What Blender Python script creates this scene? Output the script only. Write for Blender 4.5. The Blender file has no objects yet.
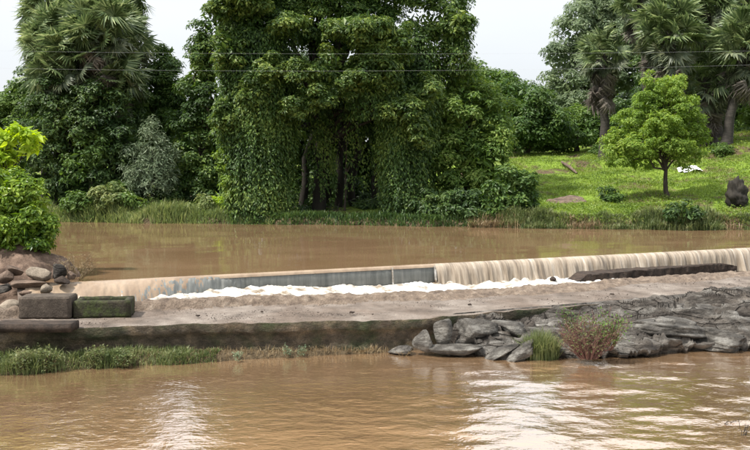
import bpy, bmesh, math, random
import numpy as np
from mathutils import Vector, Matrix

# ------------------------------------------------------------------ camera, sky, sun, exposure
S = bpy.context.scene
COL = S.collection
CAM_Z = 3.6
F = 900.0                      # focal length in pixels of a 750 px wide frame
TH = math.atan(60.0 / F)       # pitch below the horizon
cd = bpy.data.cameras.new("camera"); cam = bpy.data.objects.new("camera", cd); COL.objects.link(cam)
cd.sensor_width = 36.0; cd.lens = 36.0 * F / 750.0; cd.clip_start = 0.1; cd.clip_end = 6000
cam.location = (0, 0, CAM_Z); cam.rotation_euler = (math.pi / 2 - TH, 0, 0)
S.camera = cam

SUN_EL, SUN_AZ = math.radians(57), math.radians(-112)   # azimuth measured from +Y towards +X
w = bpy.data.worlds.new("World"); S.world = w; w.use_nodes = True
nt = w.node_tree; nt.nodes.clear()
out = nt.nodes.new('ShaderNodeOutputWorld'); bg = nt.nodes.new('ShaderNodeBackground')
sky = nt.nodes.new('ShaderNodeTexSky'); sky.sky_type = 'NISHITA'; sky.sun_disc = False
sky.sun_elevation = SUN_EL; sky.sun_rotation = SUN_AZ; sky.dust_density = 3.0
tc = nt.nodes.new('ShaderNodeTexCoord'); nz = nt.nodes.new('ShaderNodeTexNoise')
nz.inputs['Scale'].default_value = 2.2; nz.inputs['Detail'].default_value = 5
mp = nt.nodes.new('ShaderNodeMapping'); mp.inputs['Scale'].default_value = (1, 1, 3.0)
cr = nt.nodes.new('ShaderNodeValToRGB')
cr.color_ramp.elements[0].position = 0.3; cr.color_ramp.elements[0].color = (4.9, 5.15, 5.4, 1)
cr.color_ramp.elements[1].position = 0.7; cr.color_ramp.elements[1].color = (5.4, 5.55, 5.7, 1)
mx = nt.nodes.new('ShaderNodeMix'); mx.data_type = 'RGBA'; mx.inputs['Factor'].default_value = 0.9
L = nt.links.new
L(tc.outputs['Generated'], mp.inputs['Vector']); L(mp.outputs['Vector'], nz.inputs['Vector'])
L(nz.outputs['Fac'], cr.inputs['Fac'])
# overcast law: the cloud deck is three times as bright overhead as at the horizon
sx = nt.nodes.new('ShaderNodeSeparateXYZ'); L(tc.outputs['Generated'], sx.inputs[0])
cl = nt.nodes.new('ShaderNodeMath'); cl.operation = 'MAXIMUM'; cl.inputs[1].default_value = 0.0; L(sx.outputs['Z'], cl.inputs[0])
ov = nt.nodes.new('ShaderNodeMath'); ov.operation = 'MULTIPLY_ADD'; ov.inputs[1].default_value = 1.5; ov.inputs[2].default_value = 1.0; L(cl.outputs[0], ov.inputs[0])
vm = nt.nodes.new('ShaderNodeVectorMath'); vm.operation = 'SCALE'; L(cr.outputs['Color'], vm.inputs[0]); L(ov.outputs[0], vm.inputs['Scale'])
L(sky.outputs['Color'], mx.inputs[6]); L(vm.outputs[0], mx.inputs[7])
L(mx.outputs[2], bg.inputs['Color']); bg.inputs['Strength'].default_value = 0.1
L(bg.outputs['Background'], out.inputs['Surface'])

sd = bpy.data.lights.new("sun", 'SUN'); sd.energy = 5.0; sd.angle = math.radians(2.5); sd.color = (1.0, 0.95, 0.86)
so = bpy.data.objects.new("sun", sd); COL.objects.link(so)
sdir = Vector((math.sin(SUN_AZ) * math.cos(SUN_EL), math.cos(SUN_AZ) * math.cos(SUN_EL), math.sin(SUN_EL)))
so.rotation_euler = sdir.to_track_quat('Z', 'Y').to_euler(); so.location = (0, 0, 60)
S.view_settings.view_transform = 'Standard'; S.view_settings.look = 'None'
S.view_settings.exposure = 0.68; S.view_settings.gamma = 1.0
S.render.engine = 'CYCLES'
S.cycles.max_bounces = 6; S.cycles.transparent_max_bounces = 4
S.cycles.diffuse_bounces = 3; S.cycles.glossy_bounces = 3; S.cycles.transmission_bounces = 4

rng = np.random.default_rng(7)
random.seed(7)

# ------------------------------------------------------------------ helpers
def P(px, py, d):
    """world point seen at photo pixel (px,py) at forward distance d"""
    u = (px - 375.0) / F; v = (225.0 - py) / F
    t = d / (math.cos(TH) + v * math.sin(TH))
    return np.array((u * t, d, CAM_Z + t * (-math.sin(TH) + v * math.cos(TH))))

def tag(o, label=None, cat=None, group=None, kind=None):
    if label: o['label'] = label
    if cat: o['category'] = cat
    if group: o['group'] = group
    if kind: o['kind'] = kind
    return o

def empty(name, loc=(0, 0, 0)):
    o = bpy.data.objects.new(name, None); COL.objects.link(o); o.location = tuple(float(a) for a in loc)
    o.empty_display_size = 0.2
    return o

def put(name, me, mat, parent=None, loc=None):
    if mat is not None and len(me.materials) == 0: me.materials.append(mat)
    o = bpy.data.objects.new(name, me); COL.objects.link(o)
    if parent is not None:
        o.parent = parent
        if loc is None:
            o.location = -Vector(parent.location)     # mesh is in world coordinates
    if loc is not None: o.location = tuple(float(a) for a in loc)
    return o

def mesh_np(name, V, loops, nper, smooth=False):
    """fast mesh: V (n,3), loops flat vertex indices, nper = verts per face (int) """
    me = bpy.data.meshes.new(name)
    V = np.ascontiguousarray(V, dtype=np.float32); loops = np.ascontiguousarray(loops.ravel(), dtype=np.int32)
    nf = len(loops) // nper
    me.vertices.add(len(V)); me.vertices.foreach_set('co', V.ravel())
    me.loops.add(len(loops)); me.loops.foreach_set('vertex_index', loops)
    me.polygons.add(nf)
    me.polygons.foreach_set('loop_start', np.arange(0, nf * nper, nper, dtype=np.int32))
    me.polygons.foreach_set('use_smooth', np.full(nf, smooth))
    me.update(calc_edges=True); me.validate()
    return me

def grid_mesh(name, X, Y, Z, smooth=True):
    n, m = X.shape
    V = np.stack([X, Y, Z], -1).reshape(-1, 3)
    i = np.arange(n * m).reshape(n, m)
    q = np.stack([i[:-1, :-1], i[:-1, 1:], i[1:, 1:], i[1:, :-1]], -1).reshape(-1)
    return mesh_np(name, V, q, 4, smooth)

def _hash(ix, iy, iz, s):
    h = (ix * 374761393 + iy * 668265263 + iz * 2147483647 + s * 974711) & 0xffffffff
    h = ((h ^ (h >> 13)) * 1274126177) & 0xffffffff
    h = (h ^ (h >> 16)) & 0xffffffff
    return h / 4294967295.0
def vnoise(x, y, z=0.0, s=0):
    x, y, z = np.broadcast_arrays(np.asarray(x, float), np.asarray(y, float), np.asarray(z, float))
    ix, iy, iz = [np.floor(a).astype(np.int64) for a in (x, y, z)]
    fx, fy, fz = x - ix, y - iy, z - iz
    fx, fy, fz = [a * a * (3 - 2 * a) for a in (fx, fy, fz)]
    r = 0
    for dx in (0, 1):
        for dy in (0, 1):
            for dz in (0, 1):
                wgt = (fx if dx else 1 - fx) * (fy if dy else 1 - fy) * (fz if dz else 1 - fz)
                r = r + wgt * _hash(ix + dx, iy + dy, iz + dz, s)
    return r * 2 - 1
def fbm(x, y, z=0.0, s=0, oct=4, gain=0.5):
    r = 0; a = 1; f = 1; t = 0
    for k in range(oct):
        r = r + a * vnoise(np.asarray(x) * f, np.asarray(y) * f, np.asarray(z) * f, s + k * 17); t += a; a *= gain; f *= 2.03
    return r / t
def sstep(a, b, x):
    t = np.clip((np.asarray(x, float) - a) / (b - a), 0, 1); return t * t * (3 - 2 * t)
def unit(v):
    return v / np.maximum(np.linalg.norm(v, axis=-1, keepdims=True), 1e-9)

def tube_arrays(pts, rad, sides=6):
    pts = np.asarray(pts, float); n = len(pts)
    rad = np.broadcast_to(np.asarray(rad, float), (n,))
    tan = np.gradient(pts, axis=0); tan = unit(tan)
    ref = np.array([0.31, 0.95, 0.05]);
    a = unit(np.cross(tan, ref)); b = np.cross(tan, a)
    ang = np.linspace(0, 2 * np.pi, sides, endpoint=False)
    V = pts[:, None] + rad[:, None, None] * (np.cos(ang)[None, :, None] * a[:, None] + np.sin(ang)[None, :, None] * b[:, None])
    V = V.reshape(-1, 3)
    i = np.arange(n * sides).reshape(n, sides); j = np.roll(i, -1, axis=1)
    q = np.stack([i[:-1], j[:-1], j[1:], i[1:]], -1).reshape(-1, 4)
    return V, q
class Tubes:
    def __init__(s): s.V = []; s.Q = []; s.n = 0
    def add(s, pts, rad, sides=6):
        V, q = tube_arrays(pts, rad, sides); s.V.append(V); s.Q.append(q + s.n); s.n += len(V)
    def mesh(s, name): return mesh_np(name, np.concatenate(s.V), np.concatenate(s.Q), 4, True)

def curve_pts(a, b, n, wob, r, sag=0):
    a = np.asarray(a, float); b = np.asarray(b, float); t = np.linspace(0, 1, n)[:, None]
    p = a + (b - a) * t
    j = r.normal(0, wob, (n, 3)); j[0] = 0; j[-1] = 0
    p = p + j; p[:, 2] += sag * np.sin(np.pi * t[:, 0])
    return p

# ------------------------------------------------------------------ materials
def new_mat(name):
    m = bpy.data.materials.new(name); m.use_nodes = True
    n = m.node_tree; n.nodes.clear(); return m, n
def N(n, typ, **kw):
    nd = n.nodes.new(typ)
    for k, v in kw.items():
        if k in nd.inputs.keys(): nd.inputs[k].default_value = v
        else: setattr(nd, k, v)
    return nd
def ramp(n, stops):
    r = n.nodes.new('ShaderNodeValToRGB'); e = r.color_ramp.elements
    while len(e) < len(stops): e.new(0.5)
    for i, (p, c) in enumerate(stops):
        e[i].position = p; e[i].color = (c[0], c[1], c[2], 1) if hasattr(c, '__len__') else (c, c, c, 1)
    return r

def leaf_mat(name, dark, mid, light, trans=0.35, rough=0.5, patch=0.35):
    """leaf colour varies leaf by leaf (random per island) and in broad drifts"""
    m, n = new_mat(name); l = n.links.new
    g = N(n, 'ShaderNodeNewGeometry'); o = N(n, 'ShaderNodeOutputMaterial')
    nz = N(n, 'ShaderNodeTexNoise', Scale=patch, Detail=2.0)
    co = N(n, 'ShaderNodeNewGeometry'); l(co.outputs['Position'], nz.inputs['Vector'])
    ad = N(n, 'ShaderNodeMath', operation='MULTIPLY_ADD'); ad.inputs[1].default_value = 0.6
    l(g.outputs['Random Per Island'], ad.inputs[0])
    mu = N(n, 'ShaderNodeMath', operation='MULTIPLY_ADD'); mu.inputs[1].default_value = 1.1; mu.inputs[2].default_value = -0.35
    l(nz.outputs['Fac'], mu.inputs[0]); l(mu.outputs[0], ad.inputs[2])
    r = ramp(n, [(0.0, dark), (0.5, mid), (1.0, light)]); l(ad.outputs[0], r.inputs['Fac'])
    p = N(n, 'ShaderNodeBsdfPrincipled', Roughness=rough); l(r.outputs['Color'], p.inputs['Base Color'])
    p.inputs['Specular IOR Level'].default_value = 0.35
    t = N(n, 'ShaderNodeBsdfTranslucent')
    hs = N(n, 'ShaderNodeHueSaturation', Hue=0.485, Saturation=1.1, Value=1.8); l(r.outputs['Color'], hs.inputs['Color'])
    l(hs.outputs['Color'], t.inputs['Color'])
    mxs = N(n, 'ShaderNodeMixShader'); mxs.inputs[0].default_value = trans
    l(p.outputs[0], mxs.inputs[1]); l(t.outputs[0], mxs.inputs[2]); l(mxs.outputs[0], o.inputs['Surface'])
    return m

def rough_mat(name, stops, scale=3.0, bump=0.3, bscale=12.0, rough=0.85, detail=8, stops2=None, s2=0.6, f2=0.5, stretch=(1, 1, 1), spec=0.3, dist=0.05, crack=None, cwid=.03, grain=1.0):
    m, n = new_mat(name); l = n.links.new
    o = N(n, 'ShaderNodeOutputMaterial'); p = N(n, 'ShaderNodeBsdfPrincipled', Roughness=rough)
    p.inputs['Specular IOR Level'].default_value = spec
    g = N(n, 'ShaderNodeNewGeometry'); mpg = N(n, 'ShaderNodeMapping'); mpg.inputs['Scale'].default_value = stretch
    l(g.outputs['Position'], mpg.inputs['Vector'])
    nz = N(n, 'ShaderNodeTexNoise', Scale=scale, Detail=float(detail), Roughness=0.62); l(mpg.outputs[0], nz.inputs['Vector'])
    r = ramp(n, stops); l(nz.outputs['Fac'], r.inputs['Fac']); colr = r.outputs['Color']
    if stops2:
        nz2 = N(n, 'ShaderNodeTexNoise', Scale=s2, Detail=6.0, Roughness=0.65); l(mpg.outputs[0], nz2.inputs['Vector'])
        fr = ramp(n, [(0.5 - f2 * .2, 0.0), (0.5 + .12, 1.0)]); l(nz2.outputs['Fac'], fr.inputs['Fac'])
        r2 = ramp(n, stops2); l(nz.outputs['Fac'], r2.inputs['Fac'])
        mm = N(n, 'ShaderNodeMix', data_type='RGBA'); l(fr.outputs['Color'], mm.inputs[0]); l(colr, mm.inputs[6]); l(r2.outputs['Color'], mm.inputs[7]); colr = mm.outputs[2]
    # fine grain and speckle
    fg = N(n, 'ShaderNodeTexNoise', Scale=34.0, Detail=4.0, Roughness=0.8); l(g.outputs['Position'], fg.inputs['Vector'])
    fr_ = ramp(n, [(0.33, 1 - .45 * grain), (0.5, 1.0), (0.68, 1 + .45 * grain)]); l(fg.outputs['Fac'], fr_.inputs['Fac'])
    fm = N(n, 'ShaderNodeMix', data_type='RGBA', blend_type='MULTIPLY'); fm.inputs[0].default_value = 1.0; l(colr, fm.inputs[6]); l(fr_.outputs['Color'], fm.inputs[7]); colr = fm.outputs[2]
    ckh = None
    if crack:
        wn = N(n, 'ShaderNodeTexNoise', Scale=crack * 1.3, Detail=5.0); l(mpg.outputs[0], wn.inputs['Vector'])
        wm = N(n, 'ShaderNodeMix', data_type='RGBA'); wm.inputs[0].default_value = .16; l(mpg.outputs[0], wm.inputs[6]); l(wn.outputs['Color'], wm.inputs[7])
        vo = N(n, 'ShaderNodeTexVoronoi', feature='DISTANCE_TO_EDGE', Scale=crack); l(wm.outputs[2], vo.inputs['Vector'])
        ckr = ramp(n, [(0.0, 0.0), (cwid, 1.0)]); l(vo.outputs['Distance'], ckr.inputs['Fac']); ckh = ckr.outputs['Color']
        cm = N(n, 'ShaderNodeMix', data_type='RGBA'); l(ckh, cm.inputs[0]); cm.inputs[6].default_value = (.035, .029, .024, 1); l(colr, cm.inputs[7]); colr = cm.outputs[2]
    l(colr, p.inputs['Base Color'])
    nb = N(n, 'ShaderNodeTexNoise', Scale=bscale, Detail=9.0, Roughness=0.65); l(mpg.outputs[0], nb.inputs['Vector'])
    b = N(n, 'ShaderNodeBump', Strength=bump, Distance=dist); l(nb.outputs['Fac'], b.inputs['Height'])
    if ckh is not None:
        b2 = N(n, 'ShaderNodeBump', Strength=.9, Distance=dist); l(ckh, b2.inputs['Height']); l(b.outputs[0], b2.inputs['Normal']); b = b2
    l(b.outputs[0], p.inputs['Normal'])
    l(p.outputs[0], o.inputs['Surface'])
    return m

def water_mat(name, c1, c2, ior, rough, bumps, cap=1.0, gain=1.0):
    """silty water: opaque brown body under a clear reflecting surface, ripples from stretched noise"""
    m, n = new_mat(name); l = n.links.new
    o = N(n, 'ShaderNodeOutputMaterial')
    g = N(n, 'ShaderNodeNewGeometry')
    last = None
    for (sx, sy, sc, st, di) in bumps:
        mg = N(n, 'ShaderNodeMapping'); mg.inputs['Scale'].default_value = (sx, sy, 1); mg.inputs['Rotation'].default_value = (0, 0, 0.12)
        l(g.outputs['Position'], mg.inputs['Vector'])
        nz = N(n, 'ShaderNodeTexNoise', Scale=sc, Detail=3.0, Roughness=0.5, Distortion=0.4); l(mg.outputs[0], nz.inputs['Vector'])
        b = N(n, 'ShaderNodeBump', Strength=st, Distance=di); l(nz.outputs['Fac'], b.inputs['Height'])
        if last: l(last.outputs[0], b.inputs['Normal'])
        last = b
    nz = N(n, 'ShaderNodeTexNoise', Scale=0.35, Detail=4.0); l(g.outputs['Position'], nz.inputs['Vector'])
    r = ramp(n, [(0.3, c1), (0.7, c2)]); l(nz.outputs['Fac'], r.inputs['Fac'])
    d = N(n, 'ShaderNodeBsdfDiffuse'); l(r.outputs['Color'], d.inputs['Color'])
    gl = N(n, 'ShaderNodeBsdfGlossy', Roughness=rough); l(last.outputs[0], gl.inputs['Normal'])
    fr = N(n, 'ShaderNodeFresnel', IOR=ior); l(last.outputs[0], fr.inputs['Normal'])
    mm_ = N(n, 'ShaderNodeMath', operation='MULTIPLY'); mm_.inputs[1].default_value = gain; l(fr.outputs[0], mm_.inputs[0])
    mn = N(n, 'ShaderNodeMath', operation='MINIMUM'); mn.inputs[1].default_value = cap; l(mm_.outputs[0], mn.inputs[0])
    mxs = N(n, 'ShaderNodeMixShader'); l(mn.outputs[0], mxs.inputs[0]); l(d.outputs[0], mxs.inputs[1]); l(gl.outputs[0], mxs.inputs[2])
    l(mxs.outputs[0], o.inputs['Surface'])
    return m

M = {}
M['vine'] = leaf_mat('vine leaf', (0.012, 0.032, 0.008), (0.055, 0.110, 0.022), (0.20, 0.27, 0.06), trans=0.28)
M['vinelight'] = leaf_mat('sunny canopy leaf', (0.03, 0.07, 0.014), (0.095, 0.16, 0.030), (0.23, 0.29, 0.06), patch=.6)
M['vinesunlit'] = leaf_mat('vine leaf painted sunlit', (0.012, 0.035, 0.008), (0.07, 0.125, 0.026), (0.24, 0.30, 0.07), patch=.9)  # vine leaf with sun highlights put into a brighter colour
M['feather'] = leaf_mat('feathery light leaf', (0.03, 0.075, 0.015), (0.11, 0.185, 0.035), (0.27, 0.34, 0.085), trans=0.38, patch=.5)
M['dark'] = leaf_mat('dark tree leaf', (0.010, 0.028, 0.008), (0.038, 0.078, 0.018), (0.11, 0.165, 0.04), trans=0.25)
M['blue'] = leaf_mat('blue green leaf', (0.016, 0.045, 0.010), (0.055, 0.11, 0.022), (0.15, 0.22, 0.05), trans=0.3)
M['yellow'] = leaf_mat('yellow green leaf', (0.06, 0.12, 0.016), (0.15, 0.24, 0.035), (0.30, 0.38, 0.075), trans=0.4)
M['mid'] = leaf_mat('mid green leaf', (0.03, 0.07, 0.015), (0.07, 0.13, 0.025), (0.15, 0.22, 0.05))
M['silver'] = leaf_mat('grey green leaf', (0.05, 0.08, 0.045), (0.12, 0.165, 0.095), (0.26, 0.31, 0.20), trans=0.25)
M['pale'] = leaf_mat('leaf paled for haze', (0.06, 0.09, 0.05), (0.12, 0.165, 0.085), (0.22, 0.27, 0.15), trans=0.35)  # distance haze is put into the paler leaf colour
M['bush'] = leaf_mat('glossy bush leaf', (0.03, 0.08, 0.012), (0.11, 0.19, 0.020), (0.27, 0.36, 0.05), trans=0.35, rough=0.4, patch=1.0)
M['lime'] = leaf_mat('young lime leaf', (0.14, 0.24, 0.015), (0.26, 0.38, 0.03), (0.38, 0.48, 0.06), trans=0.45, patch=1.0)
M['palm'] = leaf_mat('palm fan leaf', (0.03, 0.055, 0.022), (0.11, 0.155, 0.062), (0.33, 0.38, 0.19), trans=0.25, rough=0.45, patch=0.8)
M['palmdark'] = leaf_mat('older palm fan', (0.035, 0.05, 0.03), (0.085, 0.105, 0.06), (0.24, 0.25, 0.15), trans=0.15, rough=0.5, patch=0.8)
M['deadpalm'] = leaf_mat('dead palm fan', (0.05, 0.042, 0.035), (0.11, 0.092, 0.078), (0.22, 0.19, 0.16), trans=0.1, rough=0.8, patch=0.8)
M['grass'] = leaf_mat('bank grass', (0.06, 0.095, 0.03), (0.14, 0.185, 0.06), (0.28, 0.30, 0.13), trans=0.35, patch=0.5)
M['lawn'] = leaf_mat('lawn herb', (0.045, 0.085, 0.012), (0.125, 0.195, 0.026), (0.25, 0.30, 0.065), trans=0.3, patch=0.45)
M['wallgrass'] = leaf_mat('wall foot grass', (0.045, 0.07, 0.022), (0.10, 0.13, 0.045), (0.22, 0.23, 0.11), trans=0.3, patch=1.2)
M['drygrass'] = leaf_mat('dry stalk', (0.10, 0.07, 0.04), (0.19, 0.14, 0.075), (0.30, 0.24, 0.14), trans=0.2, patch=1.2)
M['redtwig'] = rough_mat('reddish twig', [(0.3, (0.07, 0.035, 0.03)), (0.7, (0.19, 0.10, 0.08))], scale=6, bump=0.1)
M['bark'] = rough_mat('dark bark', [(0.3, (0.02, 0.017, 0.013)), (0.7, (0.07, 0.055, 0.042))], scale=4, bump=0.6, bscale=9, stretch=(1, 1, .35))
M['barkdark'] = rough_mat('shade-blackened bark and dark stump', [(0.3, (0.010, 0.009, 0.007)), (0.7, (0.03, 0.025, 0.019))], scale=4, bump=0.6, bscale=9, stretch=(1, 1, .35))  # trunk hollow's shade put into the bark colour; also the stump's own dark brown
M['palmbark'] = rough_mat('palm bark', [(0.3, (0.018, 0.016, 0.014)), (0.7, (0.06, 0.052, 0.045))], scale=3, bump=0.7, bscale=5, stretch=(.5, .5, 3))
M['concrete'] = rough_mat('weathered concrete', [(0.25, (0.075, 0.06, 0.05)), (0.5, (0.155, 0.128, 0.108)), (0.75, (0.235, 0.205, 0.178))], scale=1.3, bump=0.5, bscale=9,
                          stops2=[(0.3, (0.06, 0.045, 0.035)), (0.7, (0.15, 0.115, 0.092))], s2=0.5)
M['lip'] = rough_mat('rough wet brown stone lip', [(0.3, (0.07, 0.05, 0.038)), (0.55, (0.16, 0.12, 0.09)), (0.75, (0.26, 0.21, 0.165))], scale=3.5, bump=1.0, bscale=7, dist=0.1)
M['wall'] = rough_mat('stained retaining wall', [(0.25, (0.025, 0.020, 0.014)), (0.5, (0.085, 0.066, 0.046)), (0.75, (0.19, 0.14, 0.09))], scale=3.2, bump=1.0, bscale=9,
                      stops2=[(0.3, (0.016, 0.020, 0.009)), (0.7, (0.055, 0.062, 0.028))], s2=0.9, f2=0.2, stretch=(.8, .8, 1.1), dist=0.12)
M['block'] = rough_mat('dark concrete block', [(0.3, (0.035, 0.027, 0.021)), (0.7, (0.095, 0.075, 0.059))], scale=5, bump=0.5, bscale=20)
M['mossblock'] = rough_mat('mossy concrete', [(0.3, (0.018, 0.016, 0.010)), (0.7, (0.06, 0.05, 0.034))], scale=6, bump=0.8, bscale=14,
                           stops2=[(0.3, (0.016, 0.024, 0.007)), (0.7, (0.055, 0.07, 0.02))], s2=3.0, f2=0.4)
M['weirface'] = rough_mat('wet slate grey weir face', [(0.3, (0.055, 0.065, 0.065)), (0.7, (0.12, 0.135, 0.13))], scale=5, bump=0.3, bscale=14, rough=0.3, stretch=(1.5, 1.5, .18), spec=0.5)
M['rock'] = rough_mat('grey banded rock', [(0.36, (0.016, 0.014, 0.012)), (0.47, (0.07, 0.063, 0.055)), (0.58, (0.16, 0.15, 0.137)), (0.72, (0.34, 0.325, 0.30))], scale=1.4, bump=1.0, bscale=6, stretch=(.7, 1.6, 2.4), dist=0.12, detail=12, crack=.8, cwid=.022,
                      stops2=[(0.35, (0.025, 0.02, 0.017)), (0.7, (0.13, 0.11, 0.092))], s2=.8)
M['boulder'] = rough_mat('smooth grey boulder', [(0.32, (0.018, 0.016, 0.014)), (0.5, (0.075, 0.068, 0.06)), (0.72, (0.23, 0.22, 0.20))], scale=2.2, bump=1.0, bscale=7, stretch=(.8, 1.2, 2.0), dist=0.1, detail=12)
M['rockwarm'] = rough_mat('tan field stone', [(0.3, (0.09, 0.07, 0.053)), (0.7, (0.24, 0.20, 0.155))], scale=3, bump=0.6, bscale=10)
M['rockbrown'] = rough_mat('brown laterite', [(0.3, (0.04, 0.027, 0.02)), (0.7, (0.17, 0.12, 0.09))], scale=3, bump=0.9, bscale=8)
M['earth'] = rough_mat('reddish earth', [(0.3, (0.045, 0.026, 0.018)), (0.52, (0.12, 0.08, 0.058)), (0.72, (0.24, 0.165, 0.125))], scale=2.4, bump=0.9, bscale=7)
M['mound'] = rough_mat('dark earth mound', [(0.3, (0.014, 0.010, 0.008)), (0.7, (0.058, 0.04, 0.03))], scale=4, bump=0.9, bscale=9)
M['foam'] = rough_mat('white foam', [(0.36, (0.19, 0.145, 0.10)), (0.45, (0.40, 0.365, 0.32)), (0.57, (0.64, 0.63, 0.61))], scale=2.2, bump=0.7, bscale=9, rough=0.5, stretch=(.7, 1.6, 1), grain=.4)
M['cloth'] = rough_mat('white cloth', [(0.3, (0.7, 0.71, 0.72)), (0.7, (0.82, 0.82, 0.82))], scale=4, bump=0.2, grain=.1)
M['wire'] = rough_mat('grey wire', [(0.3, (0.36, 0.37, 0.38)), (0.7, (0.42, 0.43, 0.44))], scale=1, bump=0.0)
M['slide'] = rough_mat('sand coloured sliding water', [(0.3, (0.20, 0.14, 0.095)), (0.7, (0.32, 0.245, 0.175))], scale=1.6, bump=0.25, bscale=5, rough=0.25, stretch=(1, .4, .4), grain=.15)

def curtain_mat(name, stops, sc=1.0):
    """streaked falling water; streaks run down the face"""
    m, n = new_mat(name); l = n.links.new
    o = N(n, 'ShaderNodeOutputMaterial'); g = N(n, 'ShaderNodeNewGeometry')
    mg = N(n, 'ShaderNodeMapping'); mg.inputs['Rotation'].default_value = (0, 0, -math.atan(0.45)); l(g.outputs['Position'], mg.inputs['Vector'])
    m2 = N(n, 'ShaderNodeMapping'); m2.inputs['Scale'].default_value = (9 * sc, 0.5, 0.55); l(mg.outputs[0], m2.inputs['Vector'])
    nz = N(n, 'ShaderNodeTexNoise', Scale=1.0, Detail=7.0, Roughness=0.7, Distortion=0.15); l(m2.outputs[0], nz.inputs['Vector'])
    r = ramp(n, stops); l(nz.outputs['Fac'], r.inputs['Fac'])
    p = N(n, 'ShaderNodeBsdfPrincipled', Roughness=0.35); l(r.outputs['Color'], p.inputs['Base Color'])
    b = N(n, 'ShaderNodeBump', Strength=0.6, Distance=0.04); l(nz.outputs['Fac'], b.inputs['Height']); l(b.outputs[0], p.inputs['Normal'])
    l(p.outputs[0], o.inputs['Surface'])
    return m
M['curtain'] = curtain_mat('brown cream falling water', [(0.30, (0.09, 0.07, 0.05)), (0.43, (0.23, 0.18, 0.13)), (0.58, (0.37, 0.305, 0.235)), (0.76, (0.64, 0.59, 0.52))], sc=.75)

M['film'] = curtain_mat('thin water film over grey concrete', [(0.3, (0.09, 0.095, 0.09)), (0.5, (0.145, 0.15, 0.14)), (0.68, (0.20, 0.20, 0.185)), (0.85, (0.42, 0.40, 0.36))], sc=.8)
# ground: green turf with bare patches, brown mud at low levels and under the water
def ground_mat():
    m, n = new_mat('ground'); l = n.links.new
    o = N(n, 'ShaderNodeOutputMaterial'); g = N(n, 'ShaderNodeNewGeometry'); p = N(n, 'ShaderNodeBsdfPrincipled', Roughness=0.95)
    p.inputs['Specular IOR Level'].default_value = 0.1
    n1 = N(n, 'ShaderNodeTexNoise', Scale=0.28, Detail=7.0, Roughness=0.65); l(g.outputs['Position'], n1.inputs['Vector'])
    n2 = N(n, 'ShaderNodeTexNoise', Scale=5.0, Detail=8.0, Roughness=0.7); l(g.outputs['Position'], n2.inputs['Vector'])
    gr = ramp(n, [(0.3, (0.06, 0.10, 0.014)), (0.5, (0.14, 0.21, 0.028)), (0.75, (0.22, 0.28, 0.06))]); l(n2.outputs['Fac'], gr.inputs['Fac'])
    ea = ramp(n, [(0.3, (0.035, 0.026, 0.016)), (0.7, (0.14, 0.105, 0.065))]); l(n2.outputs['Fac'], ea.inputs['Fac'])
    fr = ramp(n, [(0.50, 0.0), (0.58, 1.0)]); l(n1.outputs['Fac'], fr.inputs['Fac'])
    m1 = N(n, 'ShaderNodeMix', data_type='RGBA'); l(fr.outputs['Color'], m1.inputs[0]); l(gr.outputs['Color'], m1.inputs[6]); l(ea.outputs['Color'], m1.inputs[7])
    sp = N(n, 'ShaderNodeSeparateXYZ'); l(g.outputs['Position'], sp.inputs[0])
    ma = N(n, 'ShaderNodeMath', operation='MULTIPLY_ADD'); ma.inputs[1].default_value = 0.8; l(n2.outputs['Fac'], ma.inputs[0]); l(sp.outputs['Z'], ma.inputs[2])
    lo = N(n, 'ShaderNodeMapRange'); lo.inputs['From Min'].default_value = 0.75; lo.inputs['From Max'].default_value = 1.1; l(ma.outputs[0], lo.inputs['Value'])
    m2 = N(n, 'ShaderNodeMix', data_type='RGBA'); l(lo.outputs[0], m2.inputs[0]); l(ea.outputs['Color'], m2.inputs[6]); l(m1.outputs[2], m2.inputs[7])
    l(m2.outputs[2], p.inputs['Base Color'])
    b = N(n, 'ShaderNodeBump', Strength=0.8, Distance=0.12); l(n2.outputs['Fac'], b.inputs['Height']); l(b.outputs[0], p.inputs['Normal'])
    l(p.outputs[0], o.inputs['Surface']); return m
M['ground'] = ground_mat()
M['pool'] = water_mat('upper silty water', (0.14, 0.088, 0.047), (0.18, 0.116, 0.066), 1.33, 0.03,
                      [(1, 1.3, 1.4, 0.12, 0.015), (1, 1.3, 5.0, 0.10, 0.008)], cap=0.8)
M['river'] = water_mat('lower silty water', (0.35, 0.212, 0.112), (0.41, 0.255, 0.14), 1.5, 0.02,
                       [(1, 1.5, 2.4, 0.36, 0.04), (1, 1.4, 7, 0.24, 0.02)], cap=0.85, gain=3.2)

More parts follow.
